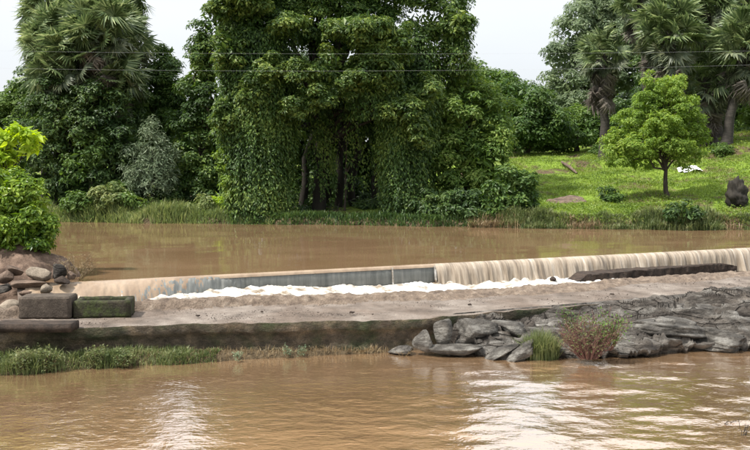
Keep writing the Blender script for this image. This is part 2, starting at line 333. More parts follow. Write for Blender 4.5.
# ------------------------------------------------------------------ terrain
WZ = -1.85                                    # level of the lower water
def bank_y(x): return 53.2 - 0.18 * np.asarray(x, float) + 0.5 * vnoise(np.asarray(x) * .35, 3.1, s=5) + 0.25 * vnoise(np.asarray(x) * 1.3, 8.1, s=6)
def weir_y(x): return 31.8 + 0.45 * np.asarray(x, float)
FX = [-30, -10, -5.5, -0.14, 1.6, 5.15, 8.8, 13.2, 24, 40]
FY = [20.4, 24.0, 25.2, 25.9, 26.4, 28.1, 29.8, 31.7, 36.4, 43.5]
def front_y(x): return np.interp(x, FX, FY)
BX = [-30, -10.5, -8.2, -5.3, -3.4, -1.5, 0.5, 60]
BW = [2.2, 2.1, 1.9, 1.55, 0.9, 0.55, 0.35, 0.35]
def height(x, y):
    x = np.asarray(x, float); y = np.asarray(y, float)
    s = y - bank_y(x)
    # far side
    right = sstep(3, 10, x)
    edge = sstep(-0.4, 0.7, s)
    slope = np.clip(s, 0, 32)
    zl = 0.35 + 0.05 * slope + 0.15 * fbm(x * .3, y * .3, s=2)
    zr = 0.62 + 0.128 * slope + sstep(16, 34, x) * 1.9 * slope / 28 + 0.30 * fbm(x * .22, y * .3, s=4) * sstep(1, 8, s) + 0.20 * fbm(x * .8, y * .8, s=9) * sstep(1, 4, s)
    zr = zr + 0.42 * (sstep(0, .8, s - 21 - 0.5 * vnoise(x * .3, 0, s=21)) - sstep(0, 3, s - 21.6)) # low terrace lip across the lawn
    zf = (zl * (1 - right) + zr * right)
    far = sstep(40, 220, s) * 4
    z = -1.3 * (1 - edge) + (zf + far) * edge
    # below the weir
    d = weir_y(x) - y
    zn = -3.2 + 0 * x
    fb = front_y(x) - y                        # distance in front of the causeway wall
    bw = np.interp(x, BX, BW)
    berm = (1 - sstep(0.35, 1.0, fb / bw + 0.18 * fbm(x * 1.1, y * 1.1, s=31)))
    bh = np.interp(x, [-30, -10, -5.5, -2.5, -0.5, 1, 60], [1.75, 1.75, 1.65, 1.5, 1.5, 1.2, 0.6])
    zn = -3.2 + berm * (0.45 + bh * .5 + .25 + 0.12 * fbm(x * 2, y * 2, s=33))
    near = sstep(0.3, 0.9, d)
    z = z * (1 - near) + zn * near
    # abutment land at the two ends of the weir and behind the camera
    le = (1 - sstep(-15.2, -13.2, x + 0.25 * (y - 27))) * (1 - sstep(33, 36, y)) * sstep(16, 20, y)
    z = np.maximum(z, -3.2 + le * 4.1 + 0.12 * fbm(x, y, s=41) * le)
    le2 = sstep(27, 31, x - 0.2 * (y - 30)) * (1 - sstep(46, 49, y + .18 * x))
    z = np.maximum(z, -3.2 + le2 * 4.6)
    z = np.maximum(z, -3.2 + 5.6 * (1 - sstep(-2, 7, y + .3 * np.abs(x) * .2)))
    z = z + 0.0
    le3 = 1 - sstep(-60, -45, x)
    z = np.maximum(z, -3.2 + le3 * 4.5)
    z = np.maximum(z, -3.2 + sstep(60, 75, x) * 6)
    return z
xs = np.unique(np.concatenate([-np.geomspace(26, 1800, 26), np.arange(-26, 30, .3), np.geomspace(30, 1800, 26)]))
ys = np.unique(np.concatenate([-np.geomspace(2, 1500, 16), np.arange(-2, 21, 1.2), np.arange(21, 30, .18), np.arange(30, 48, .9), np.arange(48, 60, .2), np.arange(60, 100, .45), np.geomspace(100, 3000, 26)]))
GX, GY = np.meshgrid(xs, ys)
gm = grid_mesh('ground', GX, GY, height(GX, GY))
tag(put('ground', gm, M['ground']), 'green grassy land and muddy river bed under the whole scene', kind='structure')

def drop(px, py, dmin=46, dmax=110):
    """point of the far land seen at photo pixel (px,py)"""
    for d in np.arange(dmin, dmax, .25):
        p = P(px, py, d)
        if height(p[0], p[1]) >= p[2]: return np.array((p[0], p[1], float(height(p[0], p[1]))))
    p = P(px, py, dmax); p[2] = float(height(p[0], p[1])); return p

# ------------------------------------------------------------------ water
ux, uy = 1 / math.hypot(1, .45), .45 / math.hypot(1, .45)      # along the weir
nx_, ny_ = uy, -ux                                              # downstream normal
def W(x, q, z):
    """point x along the crest, q metres downstream of it"""
    return np.stack([np.asarray(x, float) + nx_ * q, weir_y(x) + ny_ * q, np.broadcast_to(z, np.shape(x) if np.ndim(x) else ()) + 0 * np.asarray(x, float)], -1)

a = np.linspace(-60, 75, 260); t = np.linspace(0, 1, 90) ** 1.3
A, T = np.meshgrid(a, t)
y0 = np.where(A < -11.5, np.maximum(weir_y(A), 33.5), weir_y(A)); y1 = 60 - .18 * A
PX = A; PY = y0 + (y1 - y0) * T
PZ = 0.012 * fbm(PX * .8, PY * .8, s=3)
PZ = PZ * sstep(0, 1.0, PY - y0) - 0.0
tag(put('upper_pool_water', grid_mesh('upper_pool_water', PX, PY, PZ), M['pool']), 'still brown river water held behind the weir', kind='structure')
a = np.concatenate([np.linspace(-60, -15, 30), np.arange(-14.9, 15, .11), np.linspace(15.2, 75, 60)])
b = np.concatenate([np.linspace(-6, 14, 30), np.arange(14.1, 27.5, .10), np.linspace(27.8, 40, 12)])
A, B = np.meshgrid(a, b)
amp = 0.005 + 0.014 * sstep(-3, 5, A)
Z = WZ + amp * (fbm(A * 1.9, B * 2.8, s=12, oct=3) + 0.8 * vnoise(A * .8 + B * .3, B * 1.5 - A * .3, s=14))
tag(put('lower_river_water', grid_mesh('lower_river_water', A, B, Z), M['river']), 'rippled brown river water in the foreground', kind='structure')

# weir
weir = empty('weir', W(0., 0, -.8)); tag(weir, 'long low concrete weir running across the river with water spilling over it', 'weir')
def strip(name, x0, x1, prof, mat, parent, n=60, noise=0.0, kind=None, zfun=None, sfreq=6):
    X = np.linspace(x0, x1, n); rows = []
    for k, (q, z) in enumerate(prof):
        qq = q + noise * (k / (len(prof) - 1)) * fbm(X * sfreq, k * .12, s=50, oct=3)
        p = W(X, 0, z); p[:, 0] += nx_ * qq; p[:, 1] += ny_ * qq
        if zfun is not None: p[:, 2] += zfun(X, k)
        rows.append(p)
    R = np.stack(rows)
    o = put(name, grid_mesh(name, R[..., 0], R[..., 1], R[..., 2]), mat, parent)
    if kind: tag(o, kind=kind)
    return o
# solid faces: vertical slate panels where the film is thin
for (x0, x1) in ((-9.0, .50), (.53, 2.05), (2.08, 8), (8.03, 14), (14.03, 20), (20.03, 27)):
    strip('face_panel', x0, x1, [(-.5, -.06), (.16, -.03), (.22, -.06), (.25, -.12), (.27, -1.2), (-.5, -1.2)], M['film'], weir, n=12)
strip('spill_apron', -10.8, -9.02, [(-.4, -.06), (.1, -.05), (.4, -.17), (.8, -.42), (1.05, -1.2)], M['concrete'], weir, n=20)
# film lipping over the crest, then falling water
strip('crest_water', -7.3, 2.1, [(-.02, .0), (.12, .012), (.22, 0.0), (.262, -.045), (.285, -.10)], M['slide'], None, n=300, noise=.02, kind='structure')
for (x0, x1) in ((.47, .53), (2.02, 2.10)):
    strip('falling_streak', x0, x1, [(.265, -.04), (.30, -.1), (.34, -.4), (.40, -.86)], M['foam'], None, n=8, noise=.05, kind='structure')
cz = lambda X, k: 0.0
strip('falling_water', 2.05, 27, [(-.02, .0), (.12, .012), (.24, -.02), (.34, -.10), (.42, -.24), (.47, -.42), (.52, -.62), (.60, -.92)], M['curtain'], None, n=1300, noise=.17, kind='structure', sfreq=3.2)
# sand coloured sheet sliding down the low left end; it steepens into the vertical face
Xs = np.linspace(-10.6, -4.4, 900); rows = []
aa = np.array([-.02, .05, .1, .18, .24, .3, .36, .42, .48, .54, .6, .66, .72, .78, .84, .9, .95, 1.0])
zz_ = np.interp(aa, [-.02, .10, .28, .46, .64, .82, 1.0], [0, .012, -.03, -.12, -.25, -.42, -.66])
for k, (a_, z_) in enumerate(zip(aa, zz_)):
    wd = np.interp(Xs, [-12, -8.0, -6.4, -4.4], [1.2, 1.1, .62, .28])
    q_ = wd * a_ ** np.interp(Xs, [-8, -4.6], [1, .35]) if a_ > 0 else wd * a_
    q_ = q_ * (1 + .06 * fbm(Xs * 3.5, a_ * 1.5, s=57) * (k > 4)) + .012 * vnoise(Xs * 13, a_ * 5, s=56) * (k > 4)
    p_ = W(Xs, 0, 0.0); p_[:, 0] += nx_ * q_; p_[:, 1] += ny_ * q_; p_[:, 2] = z_ + .02 * vnoise(Xs * 9, a_ * 7, s=58) * (k > 4); rows.append(p_)
Rr = np.stack(rows); sm = grid_mesh('sliding_water', Rr[..., 0], Rr[..., 1], Rr[..., 2]); sm.materials.append(M['slide']); sm.materials.append(M['film'])
XXs, KKs = np.meshgrid(Xs[:-1], aa[:-1])
tq = (XXs + 6.4) / 2.2 + .9 * (KKs - .45) + .9 * vnoise(XXs * 9, KKs * 5, s=59) * .5 + .5 * vnoise(XXs * 30, KKs * 9, s=60)
sm.polygons.foreach_set('material_index', ((tq > 0) & (KKs > .12)).astype(np.int32).ravel())
tag(put('sliding_water', sm, None), kind='structure')

# foam trough at the weir's foot
def trough_z(x): return np.interp(x, [-12, -7, 2, 14], [-.62, -.60, -.80, -.85])
X = np.linspace(-8.3, 9.0, 900); Q = np.linspace(0.0, 1.0, 30)
XX, QQ = np.meshgrid(X, Q)
FW = np.interp(XX, [-9, -6, 2, 8], [.95, 1.1, 1.95, 2.1])
q0 = np.interp(XX, [-9, -8, -6.4, -4.6], [1.0, 1.0, .55, .27])
QQ = q0 + np.maximum(FW - q0, .15) * QQ
hh = 0.12 * np.clip(fbm(XX * 4, QQ * 4, s=61, oct=4) + .25, 0, 1) + .05 * vnoise(XX * 1.2, QQ * 2, s=62)
edgeq = FW[0] * (1 + .10 * vnoise(X * 1.7, 0, s=63)) - .5 * sstep(6.8, 9, X)
base = trough_z(XX) + .07 * (1 - sstep(-5, 0, XX)) + .12 * (1 - sstep(.3, .9, QQ))
ZZ = base + hh * (1 - sstep(.75, 1.0, QQ / edgeq[None, :])) - .28 * sstep(.85, 1.02, QQ / edgeq[None, :])
pts = W(XX, 0, 0.0); 
FXX = XX + nx_ * QQ; FYY = weir_y(XX) + ny_ * QQ
tag(put('foam', grid_mesh('foam', FXX, FYY, ZZ), M['foam']), 'churned white foam at the foot of the weir', kind='stuff')

# ------------------------------------------------------------------ causeway
cw = empty('causeway', (0, 26, -2)); tag(cw, 'long flat concrete causeway with a dark stained front wall below the weir', 'causeway')
def cz_top(x): return np.interp(x, [-30, -10, 0, 14, 40], [-.80, -.80, -.80, -.80, -.7])
X = np.concatenate([np.linspace(-16, 15, 700), np.linspace(15.2, 32, 60)])
T = np.linspace(0, 1, 46)
XX, TT = np.meshgrid(X, T)
bx = XX + nx_ * .85; by = weir_y(XX) + ny_ * .85
# back edge follows the weir foot; sample by x of the strip itself
YB = weir_y(XX) - 1.097 * np.interp(XX, [-9, -6, 2, 8, 9.5], [.85, .95, 1.75, 1.9, 1.4])
YB = np.where(XX < -9.5, np.minimum(YB, 27.3), YB)
YF = front_y(XX) + .035 * vnoise(XX * 1.1, 0, s=70) + .03 * vnoise(XX * 4, 0, s=71)
YY = YB + (YF - YB) * TT
dist = (YB - YY)                                     # from the back edge
lipw = np.interp(XX, [-9, -4, 2, 8], [.6, 1.0, 1.9, 1.6]) * .85 * (1 + .22 * vnoise(XX * .7, 2, s=72))
lip = sstep(0, .22, dist) * (1 - sstep(.75, 1.15, dist / lipw))
zt = cz_top(XX) - .02 * dist
tz = np.maximum(trough_z(XX), -.84)
ZZ = zt * 1.0 + lip * (tz - zt + .09 + .10 * fbm(XX * 2.2, YY * 4, s=73)) + .018 * fbm(XX * .8, YY * 1.5, s=74) + .012 * fbm(XX * 6, YY * 8, s=75) * (1 + 3 * lip)
ZZ = np.where(TT < .02, -1.0, ZZ)
# eroded front rim
rim = sstep(.93, 1.0, TT); ZZ = ZZ - rim * (.03 + .025 * vnoise(XX * 2.5, 1, s=76))
dk = grid_mesh('deck', XX, YY, ZZ); dk.materials.append(M['concrete']); dk.materials.append(M['lip'])
dk.polygons.foreach_set('material_index', (lip[:-1, :-1] > .22 + .2 * fbm(XX * 3, YY * 3, s=79)[:-1, :-1]).astype(np.int32).ravel())
put('deck', dk, None, cw)
# front face: proud upper slab, then stained wall
zs = np.array([0, -.03, -.24, -.27, -.33, -.45, -.6, -.75, -.9, -1.05, -1.2, -1.6])
off = np.array([0, -.015, -.02, -.01, .05, .08, .08, .06, .03, 0, -.03, -.08])
XX, KK = np.meshgrid(X, np.arange(len(zs)))
rimz = ZZ[-1]
FZ = rimz[None, :] + zs[KK] + .03 * fbm(XX * 1.5, KK * .5, s=80) * (KK > 0)
und = .10 * fbm(XX * .9, FZ * 2.2, s=81) + .06 * fbm(XX * 3.5, FZ * 6, s=82)
FY_ = YF[-1][None, :] + off[KK] + und * np.where(KK > 3, 1, .12 * (KK > 0))
put('front_wall', grid_mesh('front_wall', XX, FY_, FZ), M['wall'], cw)

# ------------------------------------------------------------------ rocks
def rock_mesh(name, dims, seed, sub=4, rough=.22, freq=1.6, cuts=9, strat=0.0, ang=0.0):
    bm = bmesh.new(); bmesh.ops.create_icosphere(bm, subdivisions=sub, radius=1.0)
    V = np.array([v.co[:] for v in bm.verts]); r = np.random.default_rng(seed)
    for k in range(cuts):
        nrm = unit(r.normal(0, 1, 3)); h = r.uniform(.42, .8)
        dd = V @ nrm - h; V = V - np.where(dd > 0, dd * .85, 0)[:, None] * nrm
    nn = unit(V)
    V = V + nn * (rough * fbm(V[:, 0] * freq + seed, V[:, 1] * freq, V[:, 2] * freq, s=seed, oct=5, gain=.55))[:, None]
    if strat > 0:
        ca, sa = math.cos(ang), math.sin(ang)
        h = V[:, 2] * ca + V[:, 0] * sa
        V = V + nn * (strat * (np.abs(vnoise(h * 7, V[:, 0] * .7, V[:, 1] * .7, s=seed + 3)) - .4))[:, None]
    V = V * np.array(dims) * .5
    for v, c in zip(bm.verts, V): v.co = c
    for f in bm.faces: f.smooth = False if sub < 4 else True
    me = bpy.data.meshes.new(name); bm.to_mesh(me); bm.free(); return me
def rock(name, loc, dims, seed, mat, label, cat='rock', rot=(0, 0, 0), group=None, **kw):
    o = put(name, rock_mesh(name, dims, seed, **kw), mat, loc=loc); o.rotation_euler = rot
    return tag(o, label, cat, group)

# bedrock shelf between the causeway and the lower water
X = np.arange(1.7, 27, .06); T = np.linspace(0, 1, 120)
XX, TT = np.meshgrid(X, T)
yf = front_y(XX) + .15
yw = np.interp(XX, [1.2, 3.5, 5, 8, 12, 27], [25.75, 25.2, 25.2, 25.5, 26.0, 28.5]) + .35 * vnoise(XX * .8, 4, s=90) + .18 * fbm(XX * 2.4, 4, s=91)
tt = np.clip(TT / .86, 0, 1)
YY = yf + (yw - yf) * np.minimum(tt, 1)
ca, sa = math.cos(.38), math.sin(.38)
U_ = XX * ca - YY * sa; V_ = XX * sa + YY * ca
r1 = fbm(U_ * .45, V_ * 1.5, s=92, oct=5, gain=.55)
r2 = np.sqrt(fbm(U_ * .8 + 4, V_ * 2.6, s=94, oct=3) ** 2 + .004)
r3 = fbm(U_ * 2.2, V_ * 5, s=96, oct=3)
topz = -.86 - .30 * (1 - sstep(5.5, 9, XX)) * sstep(.0, .06, tt) - .50 * tt ** 1.4 * sstep(1.5, 4, XX) + .10 * sstep(8, 14, XX)
ZZ = topz + (.50 * r1 - .75 * r2 + .16 * r3) * sstep(0, .12, tt) + .20 * sstep(0, .15, tt)
ZZ = ZZ - 1.5 * (1 - sstep(1.7, 2.5, XX + .3 * vnoise(YY * 2, 0, s=93)))
lay = (ZZ * ca + .30 * V_ * .35 + .10 * fbm(U_ * .5, V_ * .5, s=97)) / .15
ZZ = ZZ - .10 * (sstep(0, .7, lay - np.floor(lay)) * (1 - sstep(.74, 1, lay - np.floor(lay)))) * sstep(.14, .3, tt)
fall = sstep(.78, 1.0, tt)
ZZ = ZZ - fall * .25
ZZ = np.where(TT > .86, ZZ[np.argmin(np.abs(T - .86))][None, :] * (1 - sstep(.86, 1, TT)) + -2.5 * sstep(.86, 1, TT), ZZ)
YY = YY + .75 * sstep(.875, .97, TT) * (1 + .6 * vnoise(XX * 1.3, 0, s=98))
YY = YY + .06 * fbm(XX * 2, TT * 4, s=99) * sstep(.5, .9, TT)
oc = put('rock_outcrop', grid_mesh('rock_outcrop', XX, YY, ZZ), M['rock'])
tag(oc, 'long grey ridged bedrock shelf between the causeway and the foreground water at right', 'rock')

def G(px, py, z):
    u = (px - 375.0) / F; v = (225.0 - py) / F
    dz = -math.sin(TH) + v * math.cos(TH); dy = math.cos(TH) + v * math.sin(TH)
    t = (z - CAM_Z) / dz
    return np.array((u * t, dy * t, z))
def rpx(name, px, py, d, wpx, hpx, depth, *a, **k):
    c = P(px, py, d); s = d / F
    return rock(name, c, (wpx * s, depth, hpx * s), *a, **k)
rpx('boulder', 441, 331, 25.9, 24, 34, .8, 101, M['boulder'], 'rounded grey boulder standing tallest at the left end of the rock shelf', rough=.15)
rpx('boulder', 424, 342, 25.7, 24, 26, .7, 102, M['boulder'], 'small rounded grey boulder just left of the tallest boulder', rough=.15)
rpx('boulder', 474, 330, 26.1, 50, 26, 1.2, 103, M['boulder'], 'broad grey boulder between the tallest boulder and the green grass tuft', strat=.1, rot=(0, .12, 0))
rpx('boulder', 462, 348, 25.6, 76, 14, .8, 104, M['boulder'], 'flat grey rock low at the waterline below the rounded boulders', strat=.12)
rpx('boulder', 402, 350, 25.75, 30, 12, .6, 105, M['boulder'], 'dark flat rock at the waterline, leftmost of the rocks below the causeway')
rpx('rock_slab', 502, 352, 25.1, 46, 13, .6, 106, M['boulder'], 'long tilted rock slab dipping into the water, left one of the pair beside the green grass tuft', rot=(0, -.55, .1), strat=.1, cuts=7)
rpx('rock_slab', 522, 352, 24.9, 50, 16, .7, 107, M['boulder'], 'thick tilted rock slab dipping into the water, touching the green grass tuft', rot=(0, -.5, .1), strat=.1, cuts=7)
rpx('boulder', 512, 330, 26.6, 50, 26, 1.3, 108, M['boulder'], 'lumpy grey rock directly behind the tilted slabs', strat=.14, rot=(0, .15, 0))
rpx('boulder', 668, 330, 26.9, 96, 34, 2.0, 109, M['boulder'], 'wide layered grey rock hump right of the reddish dry shrub', strat=.16, rot=(0, .12, .25), sub=5)
rpx('boulder', 722, 340, 26.6, 78, 30, 1.6, 110, M['boulder'], 'layered grey rock at the right edge beside the lower water', strat=.16, rot=(0, .10, .2), sub=5)
rpx('boulder', 702, 312, 29.4, 100, 20, 2.2, 111, M['boulder'], 'low layered grey rock between the causeway edge and the wide rock hump', strat=.16, rot=(0, .1, .3), sub=5)
rpx('boulder', 601, 332, 26.6, 66, 26, 1.6, 112, M['boulder'], 'grey rock standing behind the reddish dry shrub', strat=.14, rot=(0, .12, .2))

# long slab at the foot of the falling water
a0 = G(578, 281, -.78); a1 = G(737, 268, -.78)
n = 120; t = np.linspace(0, 1, n)
prof = [(-.02, -.4), (0, .0), (.02, .20), (.05, .23), (.60, .27), (.66, .2), (.62, -.4)]
dirv = unit((a1 - a0)[:2]); nv = np.array([-dirv[1], dirv[0]])
R = []
for k, (q, z) in enumerate(prof):
    tap = sstep(0, .06, t) * (1 - sstep(.9, 1, t) * .6)
    base_ = a0[None, :2] + (a1 - a0)[None, :2] * t[:, None]
    qq = q + .05 * fbm(t * 30, k, s=120)
    zz = -.78 + z * np.where(z > 0, tap, 1) + .04 * fbm(t * 22, k * .7, s=121)
    R.append(np.column_stack([base_[:, 0] + nv[0] * qq, base_[:, 1] + nv[1] * qq, zz]))
R = np.stack(R)
tag(put('concrete_kerb', grid_mesh('concrete_kerb', R[..., 0], R[..., 1], R[..., 2], smooth=False), M['mound']), 'long low dark broken kerb lying in front of the falling water at right', 'kerb')
rk = G(553, 283, -.8); rock('stone', rk + np.array((0, 0, .12)), (.28, .25, .24), 130, M['mound'], 'small dark stone poking out of the white foam left of the dark kerb', 'stone', sub=3)

# ------------------------------------------------------------------ concrete blocks
def box_np(name, dims, seed, seg=14, nz_=.012, bevel=.03):
    bm = bmesh.new(); bmesh.ops.create_cube(bm, size=1.0)
    bmesh.ops.scale(bm, vec=dims, verts=bm.verts)
    bmesh.ops.bevel(bm, geom=bm.edges[:], offset=bevel, segments=2, affect='EDGES')
    bmesh.ops.subdivide_edges(bm, edges=[e for e in bm.edges if e.calc_length() > .2], cuts=seg, use_grid_fill=True)
    for v in bm.verts:
        c = v.co; k = fbm(c.x * 4 + seed, c.y * 4, c.z * 4, s=seed)
        v.co = c + c.normalized() * float(k) * nz_ * 2
    for f in bm.faces: f.smooth = True
    me = bpy.data.meshes.new(name); bm.to_mesh(me); bm.free(); return me
g = G(44, 318.5, -.80)
o = put('concrete_block', box_np('concrete_block', (1.47, .8, .64), 3), M['block'], loc=g + np.array((0, .4, .30))); o.rotation_euler = (0, 0, .06)
tag(o, 'plain dark grey concrete block on the causeway, left of the mossy hollow block', 'block')
g = G(101, 317, -.80)
tb = empty('stone_trough', g + np.array((0, .35, 0))); tb.rotation_euler = (0, 0, .10); tag(tb, 'mossy hollow concrete block with a dark open top on the causeway', 'trough')
for nm, dm, lc in (('front_side', (1.62, .16, .50), (0, -.30, .23)), ('back_side', (1.62, .14, .52), (0, .38, .24)), ('end_side', (.2, .52, .50), (-.70, .035, .232)), ('end_side', (.2, .52, .50), (.70, .035, .232)), ('bottom', (1.2, .53, .22), (0, .035, .10))):
    put(nm, box_np(nm, dm, 5 + int(lc[1] * 10), seg=8, nz_=.02, bevel=.02), M['mossblock'], tb, loc=lc)
g = G(30, 330, -.80)
o = put('stone_slab', box_np('stone_slab', (2.15, .7, .22), 142, seg=18, nz_=.045, bevel=.02), M['mound'], loc=g + np.array((0, .42, .03)))
tag(o, 'flat eroded slab on the causeway edge in front of the dark concrete block', 'slab')
g = G(6, 316, -.80); rock('stone', g + np.array((0, .3, .22)), (1.1, .8, .55), 141, M['rockwarm'], 'pale grey stone at the left edge beside the dark concrete block', 'stone', rough=.12)

# ------------------------------------------------------------------ stone mound at the left end of the weir
md = rock_mesh('earth_mound', (6.0, 4.0, 3.1), 150, sub=5, rough=.2, cuts=3, freq=2.2)
c = P(-6, 283, 28.6)
tag(put('earth_mound', md, M['earth'], loc=(c[0] - .45, 29.1, -.42)), 'reddish earth mound at the left end of the weir under the bright green bush', 'mound')
stones = [
 (41, 273, 27.2, 27, 16, 'rockwarm', 'smooth tan oval stone in the middle of the mound face'),
 (59, 271, 27.3, 19, 16, 'rock', 'pale grey stone, rightmost one high on the mound'),
 (4, 277, 27.0, 18, 12, 'rockbrown', 'reddish stone at the left edge of the picture, upper of two'),
 (3, 288, 26.8, 16, 11, 'rock', 'grey stone at the left edge of the picture, lower of two'),
 (30, 284, 26.9, 40, 9, 'rockbrown', 'long flat reddish stone below the smooth tan oval stone'),
 (46, 288.5, 26.6, 14, 9, 'rockwarm', 'small orange tan stone at the foot of the mound'),
 (14, 270, 27.2, 20, 11, 'rockbrown', 'rough brown stone left of the smooth tan oval stone'),
 (62, 281, 27.0, 16, 10, 'mound', 'dark brown stone at the right tip of the mound'),
 (27, 292, 26.6, 16, 6, 'rockbrown', 'small flat brown stone at the foot of the mound left of the orange tan stone'),
 (71, 276, 27.4, 10, 9, 'rockbrown', 'small brown stone touching the base of the bare twiggy shrub'),
]
for k, (px, py, d, wp, hp, mt, lb) in enumerate(stones):
    rpx('stone', px, py, d, wp * 1.08, hp * 1.15, wp * d / F * .8, 160 + k, M[mt], lb, 'stone', rot=(0, .1 * math.sin(k * 2.3), 0), rough=.12)

# ------------------------------------------------------------------ foliage generators
def leaves_mesh(name, pos, nrm, ax, size, aspect=.5, fold=.12):
    """four-cornered pointed leaves, slightly folded"""
    n = len(pos); nrm = unit(nrm); ax = unit(ax - (ax * nrm).sum(-1, keepdims=True) * nrm); sd_ = np.cross(nrm, ax)
    size = np.broadcast_to(size, (n,))[:, None]
    a = pos - ax * size * .1; b = pos + ax * size * .42 + sd_ * size * aspect * .5 + nrm * size * fold
    c = pos + ax * size; d = pos + ax * size * .42 - sd_ * size * aspect * .5 + nrm * size * fold
    V = np.stack([a, b, c, d], 1).reshape(-1, 3)
    return mesh_np(name, V, np.arange(4 * n), 4, False)

def crown_pts(r, ells, sub_r=.8, dens=1.0, leaf=.22, inner=.25, flat=.65, back=.45):
    """ells: (centre(3), radii(3)); returns positions, normals, axes, sizes"""
    PO = []; NO = []; SZ = []
    for (c, rad) in ells:
        c = np.asarray(c, float); rad = np.asarray(rad, float)
        area = 4 * math.pi * ((rad[0] * rad[1]) ** 1.6 / 3 + (rad[0] * rad[2]) ** 1.6 / 3 + (rad[1] * rad[2]) ** 1.6 / 3) ** (1 / 1.6)
        ns = max(6, int(1.25 * area / (math.pi * sub_r ** 2)))
        dr = unit(r.normal(0, 1, (ns, 3)))
        keep = (dr[:, 1] < .3) | (r.random(ns) < back); dr = dr[keep]; ns = len(dr)
        sc = c + dr * rad * r.uniform(.66, 1.10, (ns, 1))
        sr = sub_r * r.uniform(.55, 1.25, ns)
        m = np.maximum(6, (dens * 2.6 * math.pi * sr ** 2 / (leaf * leaf * .3)).astype(int))
        idx = np.repeat(np.arange(ns), m); k = len(idx)
        d2 = r.normal(0, 1, (k, 3)); d2[:, 2] = np.abs(d2[:, 2]) * np.where(r.random(k) < .78, 1, -1) ; d2 = unit(d2)
        rr = r.random(k) ** .35
        p = sc[idx] + d2 * (sr[idx] * rr)[:, None] * np.array([1, 1, flat])
        p[:, 2] -= .25 * (sr[idx]) * (np.hypot(d2[:, 0], d2[:, 1]) * rr) ** 2
        nn = d2 * .7 + dr[idx] * .35 + np.array([0, 0, .55]) + r.normal(0, .38, (k, 3))
        PO.append(p); NO.append(nn); SZ.append(leaf * r.uniform(.5, 1.45, k))
        ki = int(k * inner * .35)
        if ki:
            d3 = unit(r.normal(0, 1, (ki, 3))) * (r.random(ki) ** .4)[:, None] * .85
            PO.append(c + d3 * rad); NO.append(r.normal(0, 1, (ki, 3))); SZ.append(leaf * 2.2 * r.uniform(.7, 1.3, ki))
    pos = np.concatenate(PO); nrm = unit(np.concatenate(NO)); sz = np.concatenate(SZ)
    ax = np.cross(nrm, r.normal(0, 1, nrm.shape)); fl = (ax[:, 2] > 0) & (r.random(len(ax)) < .75); ax[fl] *= -1
    return pos, nrm, ax, sz

def vine_pts(r, cols, leaf=.2, per=16):
    """hanging strings of leaves. cols: (cx, cy, rx, ry, ztop, zbot, count)"""
    PO = []; NO = []; SZ = []
    for (cx, cy, rx, ry, zt, zb, cnt) in cols:
        for i in range(cnt):
            ang = r.uniform(0, 2 * np.pi)
            if math.sin(ang) > .3 and r.random() < .5: ang = -ang
            f = r.uniform(.82, 1.06)
            z0 = zt - abs(r.normal(0, .12)) * (zt - zb); ln = (z0 - zb) * r.uniform(.45, 1.0) if r.random() < .7 else (z0 - zb)
            if r.random() < .35: z0 = zb + (zt - zb) * r.uniform(.3, .9); ln = min(z0 - zb, r.uniform(1.5, 5))
            m = int(per * ln)
            if m < 4: continue
            t = np.sort(r.random(m)); z = z0 - t * ln
            prof = .86 + .16 * np.sin(t * 5 + i) + .10 * vnoise(z * .6, ang * 2, s=300)
            thick = .22 * (1 - .6 * t)
            x = cx + rx * f * prof * math.cos(ang) + r.normal(0, 1, m) * thick; y = cy + ry * f * prof * math.sin(ang) + r.normal(0, 1, m) * thick
            nn = np.stack([np.full(m, math.cos(ang)), np.full(m, math.sin(ang)), np.full(m, .55)], -1) + r.normal(0, .45, (m, 3))
            PO.append(np.stack([x, y, z], -1)); NO.append(nn); SZ.append(leaf * r.uniform(.7, 1.3, m))
    pos = np.concatenate(PO); nrm = unit(np.concatenate(NO)); sz = np.concatenate(SZ)
    ax = np.tile([0, 0, -1.0], (len(pos), 1)) + r.normal(0, .35, (len(pos), 3))
    return pos, nrm, ax, sz

def ell(px, py, d, rxp, rzp, ry=None):
    c = P(px, py, d); s = d / F
    return (c, (rxp * s, (rxp * s * .9 if ry is None else ry), rzp * s))

